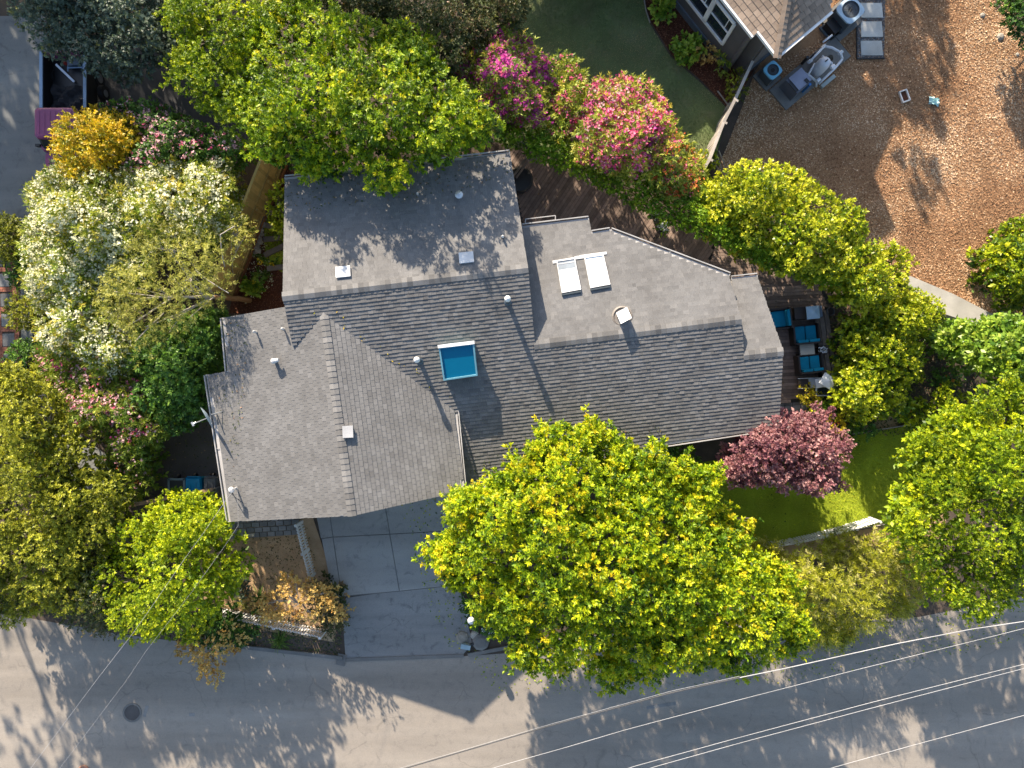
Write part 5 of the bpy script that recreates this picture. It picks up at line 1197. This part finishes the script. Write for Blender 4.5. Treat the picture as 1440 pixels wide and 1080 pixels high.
# ================================================================== NEIGHBOURING HOUSE
nh = thing('neighbour_house', 'taupe-walled house with tan shingle roof and white-framed windows at the top edge', 'house', W(1060, 60, 0))
ZE = 3.3; corner = WV(1093, 78, ZE); dL = Vector((-.62, .785, 0)).normalized(); dR = Vector((.768, .64, 0)).normalized()
slope = .36; apex = corner+(dL+dR)*8+Vector((0, 0, slope*8))
PL = Plane(corner, corner+dL, apex); PR = Plane(corner, corner+dR, apex)
w0 = WV(1022, 97, 0)
Lp = [corner, apex, corner+dL*22+Vector((0, 0, 0))+dR*8+Vector((0, 0, slope*8)), corner+dL*22, PL.hit(1056, 49)-dR*0, PL.hit(1067, 43)]
ov = -dR*.12; q1 = PL.hit(1060, 51); q1.z = PL.z(q1.x, q1.y)
Lp = [corner, PL.hit(1066.5, 43.5), q1, q1+dL*16, q1+dL*16+dR*8.2+Vector((0, 0, slope*8.2)), apex]
Rp = [corner, apex, corner+dR*2.7]
def nroof(poly, pl, U, nm, flip=False):
    n = pl.n; m = M(); lo = [x-n*.14 for x in poly]; m.quad(poly); m.quad(lo[::-1])
    for i in range(len(poly)): m.quad([poly[i], lo[i], lo[(i+1) % len(poly)], poly[(i+1) % len(poly)]])
    return m.obj('roof', MT_white if nm == 'L' else MT_white, nh)
nL = nroof(Lp, PL, dL, 'L'); nR = nroof(Rp, PR, dR, 'R')
def ntiles(poly, pl, U, roof, limit):
    n = pl.n; U = (U-n*U.dot(n)).normalized(); V = n.cross(U)
    if V.z > 0: V = -V
    O = corner; p2 = [((x-O).dot(U), (x-O).dot(V)) for x in poly]; v1 = max(a[1] for a in p2); v0 = min(a[1] for a in p2)
    R3 = Matrix((U, V, n)).transposed()
    if R3.determinant() < 0: R3 = Matrix((-U, V, n)).transposed()
    eul = R3.to_euler(); v = v1; s = M(); cnt = 0; off = wloc(roof)
    while v > v0:
        for a, b in spans(p2, v-.12):
            u = a-R.random()*.2
            while u < b:
                w = R.uniform(.22, .34); ua, ub = max(u, a), min(u+w-.012, b); u += w
                if ub-ua < .05: continue
                c = O+U*((ua+ub)/2)+V*(v-.12)+n*.022
                kx = F/(H-c.z); ix, iy = 720+c.x*kx, 540-c.y*kx
                if ix > 985 and iy > -12 and cnt < limit:
                    o = block('roof_shingle', MT_tileo, roof, c, (ub-ua, .25, .02), 0); o.rotation_euler = (R3 @ Matrix.Rotation(.09, 3, 'X')).to_euler(); cnt += 1
                elif iy > -500:
                    P = [O+U*uu+V*vv+n*hh for uu, vv, hh in ((ua, v-.24, .012), (ub, v-.24, .012), (ub, v, .035), (ua, v, .035))]
                    s.quad(P if (P[1]-P[0]).cross(P[2]-P[1]).dot(n) > 0 else P[::-1], R.random())
        v -= .235
    if s.f: o = s.obj('distant_shingles', MT_tile, roof); o['kind'] = 'stuff'
MT_tileo = noise_mat('tan_shingle', [(.20,.145,.105), (.27,.205,.155), (.34,.27,.21)], 5, 60, .9, .3, .004, 1, rnd=.22)
ntiles(Lp, PL, dL, nL, 290); ntiles(Rp, PR, dR, nR, 120)
for k in range(24):
    c = corner+(apex-corner)*(k*.21/ (apex-corner).length)
    d = (apex-corner).normalized(); u = Vector((0, 0, 1)); s_ = d.cross(u).normalized(); uu = s_.cross(d)
    for sg, pl in ((-1, PL), (1, PR)):
        o = block('ridge_shingle', MT_tileo, nL, c+s_*sg*.075+Vector((0, 0, .05+.0*k)), (.23, .17, .02)); Mx = Matrix((d, (s_*sg+Vector((0, 0, -.28))).normalized(), d.cross((s_*sg+Vector((0, 0, -.28))).normalized()))).transposed(); o.rotation_euler = (Mx @ Matrix.Rotation(-.06, 3, 'Y')).to_euler()
m = M(); g0 = corner-dR*.02; m.beam(corner-dR*.05+Vector((0, 0, -.04)), PL.hit(1066.5, 43.5)-dR*.05+Vector((0, 0, -.04)), .09, .14); m.obj('fascia', MT_white, nh)
m = M(); m.beam(q1-dR*.05+Vector((0, 0, -.04)), q1+dL*12-dR*.05+Vector((0, 0, -.04)), .09, .14); m.obj('fascia', MT_white, nh)
m = M(); m.beam(corner-dL*.07+Vector((0, 0, -.05)), corner+dR*2.75-dL*.07+Vector((0, 0, -.05)), .10, .12); m.obj('gutter', MT_white, nh)
# walls
def nwall(a, b, h=3.1, mat=None, th=.12, nm='wall'):
    m = M(); m.beam(Vector((a.x, a.y, h/2)), Vector((b.x, b.y, h/2)), th, h); return m.obj(nm, mat or MT_nwall, nh)
W0 = Vector((w0.x, w0.y, 0)); W1 = W0+dR*.28; W2 = W1-dL*.62; W3 = W2+dR*3.4
wa = nwall(W0, W0+dL*16); nwall(W0+dR*.06, W1, 3.0); nwall(W1-dL*.08, W2, 3.0); nwall(W2+dR*.06, W3, 3.0)
m = M(); a, b = W0-dR*.09, W0+dL*16-dR*.09; m.beam((a.x, a.y, .2), (b.x, b.y, .2), .06, .4); m.obj('foundation', MT_fdn, nh)
m = M(); a, b = W2-dL*.09, W3-dL*.09; m.beam((a.x, a.y, .2), (b.x, b.y, .2), .06, .4); m.obj('foundation', MT_fdn, nh)
m = M(); a = W0-dR*.09-dL*.05; m.beam((a.x, a.y, 0), (a.x, a.y, 3.0), .14, .14, up=(1, 0, 0)); m.obj('corner_board', MT_nwall, nh)
pw = Plane(W0-dR*.08, W0-dR*.08+dL, W0-dR*.08+Vector((0, 0, 1)))
pw.n = -dR; pw.a = W0-dR*.08
for s0 in (.75, 3.6):
    dist = W0-dR*.08
    t_ = lambda u, z, o=0: dist+dL*(s0+u)+Vector((0, 0, z))-dR*o
    w_ = thing  # noqa
    m = M(); Wd, z0_, z1_ = 2.5, 1.15, 2.75
    for (u0, z0a, u1, z1a, th_) in ((0, z0_, Wd, z0_, .13), (0, z1_, Wd, z1_, .13), (0, z0_, 0, z1_, .13), (Wd, z0_, Wd, z1_, .13), (Wd/2, z0_, Wd/2, z1_, .2)):
        m.beam(t_(u0, z0a, .03), t_(u1, z1a, .03), .07, th_, up=(tuple(dL) if u0 == u1 else (0, 0, 1)))
    fr = m.obj('window', MT_white, nh)
    for u0 in (.06, Wd/2+.1):
        m = M(); m.quad([t_(u0, z0_+.06, .0), t_(u0+Wd/2-.16, z0_+.06, .0), t_(u0+Wd/2-.16, z1_-.06, .0), t_(u0, z1_-.06, .0)]); m.obj('pane', MT_darkglass, fr)
        m = M(); m.beam(t_(u0, 1.98, .03), t_(u0+Wd/2-.16, 1.98, .03), .05, .05); m.obj('meeting_rail', MT_white, fr)
        m = M(); m.beam(t_(u0+(Wd/2-.16)*.22, 1.98, .025), t_(u0+(Wd/2-.16)*.22, z1_, .025), .03, .03, up=tuple(dL)); m.obj('muntin', MT_white, fr)
for s0 in (.9, 4.0): m = M(); c = W0+dL*s0-dR*.13; m.beam((c.x, c.y, .32), (c.x+dL.x*.4, c.y+dL.y*.4, .32), .02, .18); m.obj('foundation_vent', MT_dark, nh)
# wing beyond the top edge and a block added for its shade
wc = [(900, -40), (805, 39), (640, -170), (900, -420), (1100, -300)]
m = M(); P = [((x-720)/32, (540-y)/32) for x, y in wc]; m.prism(P, 3.14, [3.3]*5); w1_ = m.obj('roof', MT_white, nh)
m = M(); P2 = [(p[0], p[1]) for p in inset([Vector((x, y, 0)) for x, y in P], 1.7)]; m.prism(P2, 0, 3.12); m.obj('wall', MT_nwall, nh)
m = M(); m.box((10.0, 20.2, 5.0), (2.2, 1.2, 3.2), .7); m.obj('added_shade_block', MT_brick, nh)  # unseen block, added only to throw shade on the bark yard
m = M(); c = corner+dR*2.7+dL*.6; m.prism([(W1.x+dL.x*.1, W1.y+dL.y*.1), ((W3+dL*1).x, (W3+dL*1).y), ((W3+dL*12).x, (W3+dL*12).y), ((W1+dL*15).x, (W1+dL*15).y)], 0, 2.9); m.obj('wall', MT_nwall, nh)

# air conditioners, pool equipment
def condenser(px, py, s, h, rz, label, top):
    c = WV(px, py, .1); t = thing('air_conditioner', label, 'air conditioner', c); ca, sa = math.cos(rz), math.sin(rz)
    m = M(); m.box((c.x, c.y, .05), (s*1.35, s*1.35, .1), rz); m.obj('pad', MT_curb, t)
    m = M(); m.box((c.x, c.y, .1+h*.5), (s*.96, s*.96, h), rz); o = m.obj('casing', plain('dark_grille_metal', (.07, .085, .10), .5), t); b = o.modifiers.new('round', 'BEVEL'); b.width = .05; b.segments = 2
    m = M(); k = 32; z = .1+h+.03; r0 = s*.38; ring = []
    for i in range(k):
        a = 2*math.pi*i/k; ex = 5; rr = (s*.5)/((abs(math.cos(a))**ex+abs(math.sin(a))**ex)**(1/ex)); ring.append(((r0*math.cos(a), r0*math.sin(a)), (rr*math.cos(a), rr*math.sin(a))))
    tr = lambda p, zz: (c.x+p[0]*ca-p[1]*sa, c.y+p[0]*sa+p[1]*ca, zz)
    for i in range(k):
        j = (i+1) % k; m.quad([tr(ring[i][0], z+.02), tr(ring[i][1], z), tr(ring[j][1], z), tr(ring[j][0], z+.02)]); m.quad([tr(ring[i][1], z), tr(ring[i][1], z-.08), tr(ring[j][1], z-.08), tr(ring[j][1], z)])
    m.obj('top_cover', top, t)
    m = M(); m.cyl((c.x, c.y, z-.12), r0, .02, 24); m.cyl((c.x, c.y, z-.1), .09, .08, 12)
    m.obj('fan_well', MT_black, t)
    for i in range(4):
        a = i*math.pi/2+.4; m = M(); m.quad([(c.x+.06*math.cos(a-.3), c.y+.06*math.sin(a-.3), z-.07), (c.x+r0*.92*math.cos(a-.25), c.y+r0*.92*math.sin(a-.25), z-.09), (c.x+r0*.92*math.cos(a+.35), c.y+r0*.92*math.sin(a+.35), z-.04), (c.x+.06*math.cos(a+.5), c.y+.06*math.sin(a+.5), z-.05)]); m.obj('fan_blade', MT_dark, t)
    m = M()
    for rr in (.3, .55, .8): m.lathe((c.x, c.y, z+.005), [(r0*rr-.006, 0), (r0*rr+.006, .004)], 24)
    for i in range(6): a = i*math.pi/3; m.tube([(c.x, c.y, z+.01), (c.x+r0*math.cos(a), c.y+r0*math.sin(a), z+.01)], .006, 4)
    m.obj('fan_guard', MT_dark, t)
condenser(1079, 108, .66, .62, .72, 'small light-blue square air conditioner beside the leaning fence', plain('bright_blue_casing', (.18, .48, .66), .4))
condenser(1183, 28, .98, .8, .72, 'large pale air conditioner with round black fan beside the stepping slabs', MT_acc)
ep = bpy.data.objects.new('equipment_pad', None); col.objects.link(ep); ep.location = W(1140, 110, 0); structure(ep)
def rect_along(cpx, L, Wd, z0, z1, d, mat, parent, nm, k=1.0):
    c = Vector(cpx); s = Vector((-d.y, d.x, 0)); m = M(); P = [c-d*L/2-s*Wd/2, c+d*L/2-s*Wd/2, c+d*L/2+s*Wd/2, c-d*L/2+s*Wd/2]
    m.prism([(p.x, p.y) for p in P], z0, z1); return m.obj(nm, mat, parent)
de = dR; ce = WV(1138, 104, 0)
rect_along(ce, 3.7, 1.15, 0, .1, de, MT_curb, ep, 'concrete_pad')
sid = Vector((de.y, -de.x, 0))   # toward lower right
def E(u, v, z): p = ce+de*u+sid*v; return Vector((p.x, p.y, z))
ht = thing('pool_heater', 'square grey-topped pool heater on the equipment pad', 'heater', E(-1.1, .05, .1))
rect_along(E(-1.1, 0, 0), .72, .75, .1, .85, de, plain('heater_grey', (.12, .13, .16), .5), ht, 'body'); rect_along(E(-1.0, -.02, 0), .70, .68, .86, .92, de, plain('heater_lid', (.24, .25, .33), .5), ht, 'lid')
rect_along(E(-1.42, .05, 0), .14, .5, .86, .90, de, MT_black, ht, 'exhaust'); rect_along(E(-.85, .22, 0), .14, .2, .925, .95, de, MT_black, ht, 'control_panel')
m = M(); m.cyl(E(-.78, .42, .1), .06, .75, 12); m.obj('cap', plain('blue_plastic_cap', (.03, .15, .4), .4), ht)
ft = thing('pool_filter', 'white round-topped filter tank among white pipes', 'filter tank', E(.15, .15, .1)); c = E(.15, .12, .1)
m = M(); m.lathe(c, [(.26, 0), (.27, .1), (.27, .85), (.24, 1.0), (.15, 1.09), (.001, 1.12)], 24); m.obj('tank', plain('tank_grey_white', (.55, .57, .62), .45), ft, True)
m = M(); m.box((c.x, c.y, 1.24), (.12, .05, .06), .7); m.obj('valve', MT_dark, ft)
pi = thing('pool_pipework', 'run of white pipes around the pool filter', 'pipes', E(0, 0, .1))
for pts, r_ in (([(-.75, -.30, .55), (-.55, -.32, .55), (-.5, -.15, .55), (-.35, .1, .5), (-.25, .5, .45), (-.25, .62, .2)], .05), ([(-.6, .1, .6), (.1, -.15, .6)], .04), ([(-.1, -.35, .7), (.85, -.45, .7)], .045), ([(.85, -.5, .6), (1.1, -.2, .6), (1.25, .2, .6), (1.2, .45, .5)], .055), ([(.55, -.2, .6), (.7, .3, .55), (.6, .45, .5)], .045), ([(1.2, .45, .5), (.75, .55, .45), (.1, .60, .4), (-.15, .62, .3)], .05), ([(.85, -.62, .75), (1.35, -.60, .75)], .04)):
    m = M(); m.tube([E(*p) for p in pts], r_, 10); m.obj('pipe', MT_pvc, pi, True)
for u, v in ((1.25, .2), (.6, .45), (-.25, .5), (.85, -.47), (.0, -.36)):
    m = M(); m.tube([E(u-.09, v, .6), E(u+.09, v, .6)], .075, 10); m.obj('pipe_joint', MT_pvc, pi)
for u, v in ((.35, -.45), (-.0, -.55), (.55, -.02)): m = M(); m.cyl(E(u, v, .1), .07, .55, 10); m.obj('valve', MT_black, pi)
pu = thing('pool_pump', 'black pool pump beside the filter tank', 'pump', E(.75, .1, .1)); m = M(); m.tube([E(.55, -.05, .32), E(1.0, .1, .32)], .13, 14); m.obj('motor', MT_black, pu, True); m = M(); m.cyl(E(.45, -.1, .1), .13, .45, 14); m.obj('strainer_pot', MT_greybin, pu)
for u, v in ((0, .66),): tag(rect_along(E(.35, .78, 0), .75, .16, 0, .16, de, plain('pale_green_block', (.40, .44, .42), .8), None, 'concrete_block'), 'pale green-grey concrete block in front of the filter tank', 'block')
t = thing('equipment_stand', 'dark low metal stand between the large air conditioner and the wall', 'stand', WV(1168, 42, 0)); rect_along(WV(1168, 42, 0), .75, .75, 0, .1, de, MT_fdn, t, 'base'); rect_along(WV(1168, 42, 0), .6, .6, .1, .5, de, MT_black, t, 'box')

# ================================================================== TRUCK
tk = thing('pickup_truck', 'plum pickup truck with tools in its open bed, half hidden by the golden shrub', 'pickup truck', W(98, 170, 0))
def TW(x, y, z): return W(x, y, z)
cx0 = (98-720)/32
# truck local frame: +u to the right, +v toward the front (image down). centre line in metres
def T(u, v, z): return (cx0+.55+u, (540-112)/32-v-.6, z)
bw = .92
for s in (-1, 1):
    m = M(); m.hexa([T(s*bw-.05, -1.2, .5), T(s*bw+.05, -1.2, .5), T(s*bw+.05, 1.15, .5), T(s*bw-.05, 1.15, .5), T(s*bw-.05, -1.2, 1.25), T(s*bw+.05, -1.2, 1.25), T(s*bw+.05, 1.15, 1.25), T(s*bw-.05, 1.15, 1.25)])
    m.obj('bed_side', MT_black, tk)
for s in (-1, 1): m = M(); m.beam(T(s*bw, -1.2, 1.28), T(s*bw, 1.15, 1.28), .13, .05); m.obj('bed_rail', MT_truckblue, tk)
m = M(); m.beam(T(-bw, -1.22, .9), T(bw, -1.22, .9), .06, .7); m.obj('tailgate', MT_plum, tk)
m = M(); m.quad([T(-bw, -1.2, .62), T(-bw, 1.2, .62), T(bw, 1.2, .62), T(bw, -1.2, .62)]); m.obj('bed_floor', MT_black, tk)
def loft(rings, mat, nm, par=None, smooth=False):
    m = M()
    for a, b in zip(rings, rings[1:]):
        for i in range(len(a)): m.quad([a[i], a[(i+1) % len(a)], b[(i+1) % len(a)], b[i]])
    m.quad(rings[0][::-1]); m.quad(rings[-1]); o = m.obj(nm, mat, par or tk, smooth); return o
def ring(v0, v1, hw, z, r=.1): return [T(-hw, v0+r, z), T(-hw+r, v0, z), T(hw-r, v0, z), T(hw, v0+r, z), T(hw, v1-r, z), T(hw-r, v1, z), T(-hw+r, v1, z), T(-hw, v1-r, z)]
loft([ring(1.2, 2.95, .98, .45), ring(1.2, 2.95, .98, 1.15), ring(1.25, 2.9, .96, 1.22)], MT_plum, 'cab')
loft([ring(1.28, 2.85, .93, 1.22), ring(1.36, 2.55, .84, 1.66)], MT_darkglass, 'windows')
rf = loft([ring(1.32, 2.62, .88, 1.66), ring(1.34, 2.58, .87, 1.74), ring(1.42, 2.5, .78, 1.77)], MT_plum, 'cab_roof')
for k in range(7): m = M(); u = -.66+k*.22; m.beam(T(u, 1.5, 1.775), T(u, 2.42, 1.775), .03, .012); m.obj('roof_rib', MT_plum, rf)
loft([ring(2.9, 4.25, .96, .45), ring(2.9, 4.25, .96, .95), ring(2.95, 4.2, .88, 1.08)], MT_plum, 'hood')
for s in (-1, 1): m = M(); m.box(T(s*1.08, 2.72, 1.2), (.2, .1, .18)); m.obj('mirror', MT_black, tk)
for s in (-1, 1):
    for v in (-.5, 3.6):
        m = M(); m.tube([T(s*.80, v, .36), T(s*1.0, v, .36)], .36, 18); w_ = m.obj('wheel', MT_black, tk); m = M(); m.tube([T(s*.98, v, .36), T(s*1.01, v, .36)], .2, 12); m.obj('rim', MT_steel, w_)
tl = thing('tool_frame', 'blue metal tool frame lying in the truck bed', 'tool', T(.25, -.75, .63)); m = M(); m.tube([T(-.1, -.75, .8), T(.55, -.75, .85)], .03, 8); m.tube([T(-.1, -.85, .8), T(-.1, -.6, .8)], .03, 8); m.tube([T(.55, -.9, .8), T(.55, -.6, .85)], .04, 8); m.obj('frame', MT_truckblue, tl); m = M(); m.box(T(.2, -.95, .8), (.5, .3, .3), .1); m.obj('engine', plain('slate_blue_cover', (.06, .10, .14), .5), tl)
m = M(); m.beam(T(-.55, -.85, .9), T(.12, -.18, .72), .09, .05); tag(m.obj('metal_plank', MT_steel), 'pale metal plank lying diagonally in the truck bed', 'plank')
m = M(); m.lathe(T(-.2, -.98, .63), [(.1, 0), (.12, .2), (.08, .32), (.001, .34)], 12); tag(m.obj('fuel_can', MT_red), 'round red can in the truck bed', 'can')
m = M(); n = 10
pts = [[Vector(T(-.8+1.55*i/(n-1), .0+1.1*j/(n-1), .68+.16*R.random()+.1*math.sin(i*1.3+j))) for j in range(n)] for i in range(n)]
for i in range(n-1):
    for j in range(n-1): m.quad([pts[i][j], pts[i+1][j], pts[i+1][j+1], pts[i][j+1]])
tag(m.obj('tarpaulin', MT_tarp, None, True), 'crumpled dark tarpaulin in the front half of the truck bed', 'tarpaulin')
t = thing('spare_wheel', 'wheel standing in the shade right of the truck bed', 'wheel', W(152, 136, 0)); c = WV(152, 136, 0); m = M(); m.tube([(c.x-.1, c.y, .33), (c.x+.1, c.y, .33)], .33, 18); w_ = m.obj('tyre', MT_black, t); m = M(); m.tube([(c.x-.11, c.y, .33), (c.x+.11, c.y, .33)], .16, 12); m.obj('rim', MT_steel, t)

# ================================================================== BINS, LAMP, CABLES
def bin_(px, py, mat, w, d, rz, label, openlid=False):
    c = WV(px, py, 0); t = thing('wheelie_bin', label, 'bin', c, 'rubbish bins beside the garage'); m = M(); m.box((c.x, c.y, .5), (w, d, .94), rz, taper=.82); m.obj('body', mat, t)
    if openlid:
        m = M(); 
        for dx, dy, a, b in ((0, d/2, w, .05), (0, -d/2, w, .05), (-w/2, 0, .05, d), (w/2, 0, .05, d)): m.box((c.x+dx, c.y+dy, 1.0), (a+.04, b+.04, .05))
        m.obj('rim', MATS['bin_rim'], t); m = M(); m.box((c.x, c.y, .99), (w-.04, d-.04, .01)); m.obj('opening', MT_black, t)
    else:
        m = M(); m.hexa([(c.x-w/2-.02, c.y-d/2-.02, .97), (c.x+w/2+.02, c.y-d/2-.02, .97), (c.x+w/2+.02, c.y+d/2+.02, .97), (c.x-w/2-.02, c.y+d/2+.02, .97), (c.x-w/2+.04, c.y-d/2+.04, 1.05), (c.x+w/2-.04, c.y-d/2+.04, 1.05), (c.x+w/2-.04, c.y+d/2-.04, 1.09), (c.x-w/2+.04, c.y+d/2-.04, 1.09)]); o = m.obj('lid', mat, t)
        m = M(); m.tube([(c.x-w/2+.05, c.y+d/2+.06, .98), (c.x+w/2-.05, c.y+d/2+.06, .98)], .02, 8); m.obj('handle', mat, t)
        for k in (-1, 1): m = M(); m.box((c.x+k*.12, c.y, 1.085), (.05, d*.6, .02)); m.obj('lid_rib', mat, o)
    for s in (-1, 1): m = M(); m.tube([(c.x+s*(w/2-.05), c.y+d/2, .1), (c.x+s*(w/2+.02), c.y+d/2, .1)], .1, 12); m.obj('wheel', MT_black, t)
plain('bin_rim', (.16, .2, .2), .5)
bin_(264, 681, MT_greenbin, .66, .72, .05, 'open dark green bin, leftmost of the three beside the garage', True)
bin_(287, 679, MT_bluebin, .66, .70, .0, 'bright blue bin between the two dark ones')
bin_(310, 677, MT_greybin, .54, .60, .0, 'grey bin nearest the garage roof edge')
t = thing('lamp_post', 'small white globe lamp on a post at the driveway corner', 'lamp', W(665, 855, 0)); b = WV(666, 852, 0); m = M(); m.tube([b, b+Vector((0, 0, 1.75))], .03, 10); m.obj('post', MT_white, t); m = M(); m.lathe(b+Vector((0, 0, 1.72)), [(.05, 0), (.13, .06), (.15, .15), (.13, .24), (.001, .30)], 16); m.obj('globe', MT_pvc, t, True)
t = thing('mailbox', 'small pale blue mailbox toppled at the driveway corner by the road', 'mailbox', W(658, 909, 0)); m = M(); c = W(655, 909, .16); m.box(c, (.42, .2, .22), -.2); m.obj('box', plain('pale_blue_box', (.36, .50, .56), .5), t); m = M(); m.beam(W(660, 908, .12), W(668, 904, .1), .1, .1); m.obj('post', MT_dark, t)
for i, (x, y, s, lab) in enumerate(((650, 896, .3, 'grey flat rock at the driveway corner'), (668, 893, .22, 'small brownish rock beside the lamp'), (676, 902, .4, 'dark rounded rock at the kerb below the lamp'), (708, 882, .26, 'pale rock under the white ground cover'), (1118, 462, .0, ''))):
    if s: 
        m = M(); m.lathe(W(x, y, 0), [(s, 0), (s*.92, s*.3), (s*.55, s*.5), (.001, s*.52)], 9); o = m.obj('rock', MT_rock if i != 2 else MT_curb); tag(o, lab, 'rock')
def cable(pxs, z0, z1, r_, mat, label, sag=.25):
    n = 24; pts = []
    tot = len(pxs)-1
    for i in range(n+1):
        t = i/n*tot; k = min(int(t), tot-1); f = t-k; x = pxs[k][0]+(pxs[k+1][0]-pxs[k][0])*f; y = pxs[k][1]+(pxs[k+1][1]-pxs[k][1])*f
        u = i/n; pts.append(WV(x, y, z0+(z1-z0)*u))
    m = M(); m.tube(pts, r_, 6, cap=True); o = m.obj('overhead_cable', mat); tag(o, label, 'cable', 'overhead cables crossing the road'); return o
cable([(480, 1106), (575, 1079), (640, 1060), (779, 1019), (945, 974), (1040, 953)], 7.6, 7.6, .021, MT_wire2, 'dark western length of the uppermost road cable')
cable([(1040, 953), (1104, 940), (1262, 905), (1365, 885), (1480, 868)], 7.6, 7.6, .014, MT_wire, 'thickest pale cable, uppermost across the road at right')
cable([(500, 1098), (640, 1058), (779, 1017), (945, 971.5), (1040, 951)], 7.62, 7.62, .005, MT_wire, 'thin pale cable close above the dark western length')
cable([(600, 1112), (696, 1079), (796, 1051), (884, 1025), (1040, 984), (1220, 938), (1440, 884), (1520, 862)], 7.8, 7.8, .007, MT_wire, 'thin pale cable second from the top across the road')
cable([(800, 1110), (887, 1079), (1040, 1037), (1240, 984), (1440, 934), (1520, 914)], 8.4, 8.4, .0075, MT_wire, 'upper of the close pair of white cables at the lower right')
cable([(830, 1110), (918, 1079), (1040, 1045), (1240, 992), (1440, 940), (1520, 920)], 8.4, 8.4, .0075, MT_wire, 'lower of the close pair of white cables at the lower right')
cable([(1080, 1112), (1173, 1079), (1284, 1048), (1440, 1006), (1520, 984)], 8.4, 8.4, .0075, MT_wire, 'lone white cable nearest the bottom right corner')
cable([(30, 1100), (44, 1079), (136, 956), (192, 884), (258, 788), (290, 744), (320, 700), (333, 684)], 7.0, 5.2, .005, MT_wire, 'thin service cable from the bottom left to the garage mast')
cable([(60, 1112), (177, 958), (205, 916), (270, 832), (316, 768), (335, 739), (334, 686)], 7.0, 5.15, .003, MT_wire, 'faint second service cable right of the first one')

# leaf litter lying on the roofs and gutters
def roof_litter(pl, poly_px, n, label):
    xs = [p[0] for p in poly_px]; ys = [p[1] for p in poly_px]; P = NR.rand(n*2, 2)*[max(xs)-min(xs), max(ys)-min(ys)]+[min(xs), min(ys)]; P = P[inside(P, poly_px)][:n]
    C = np.array([tuple(pl.hit(x, y)+pl.n*.04) for x, y in P]); n = len(C); a = NR.rand(n)*6.3; d = np.stack([np.cos(a), np.sin(a), NR.randn(n)*.3], 1); s_ = np.stack([-np.sin(a), np.cos(a), NR.randn(n)*.3], 1)
    L = (.025+.03*NR.rand(n))[:, None]; V = np.stack([C-d*L, C+s_*L*.45, C+d*L, C-s_*L*.45], 1); o = np_mesh('fallen_leaves', V, NR.rand(n), LF['orange' if n % 2 else 'dry']); tag(o, label, 'leaf litter', kind='stuff')
roof_litter(PA, [(402, 256), (716, 220), (722, 262), (402, 300)], 260, 'dead leaves along the north edge of the highest roof')
roof_litter(PM, [(660, 660), (760, 600), (930, 600), (930, 636), (660, 680)], 300, 'dead leaves on the lower edge of the main slope by the largest tree')
roof_litter(PGL, [(318, 450), (350, 445), (345, 560), (330, 700), (296, 530), (322, 524)], 120, 'dead leaves on the left edge of the garage roof')
roof_litter(PM, [(440, 440), (462, 448), (640, 572), (640, 560), (470, 432)], 70, 'dead leaves caught in the roof valley')
tag(scatter('fallen_leaves', [(560, 700), (668, 700), (680, 920), (640, 925), (600, 850)], 420, LF['maple'], 'chip', .05, .055), 'yellow leaves dropped on the driveway beside the largest tree', 'leaf litter', kind='stuff')
tag(scatter('fallen_leaves', [(660, 925), (1440, 850), (1440, 905), (1100, 960), (700, 980)], 1500, LF['maple'], 'chip', .05, .01), 'yellow leaves scattered on the road below the trees', 'leaf litter', kind='stuff')
tag(scatter('fallen_leaves', [(930, 660), (1270, 600), (1380, 590), (1400, 700), (1245, 735), (960, 780)], 500, LF['maple'], 'chip', .045, .05), 'a few yellow leaves on the front lawn', 'leaf litter', kind='stuff')
tag(scatter('fallen_leaves', [(740, 230), (1000, 350), (1150, 410), (1150, 560), (1100, 560), (1000, 420), (745, 330)], 500, LF['dry'], 'chip', .05, .17), 'dry leaves on the deck boards', 'leaf litter', kind='stuff')
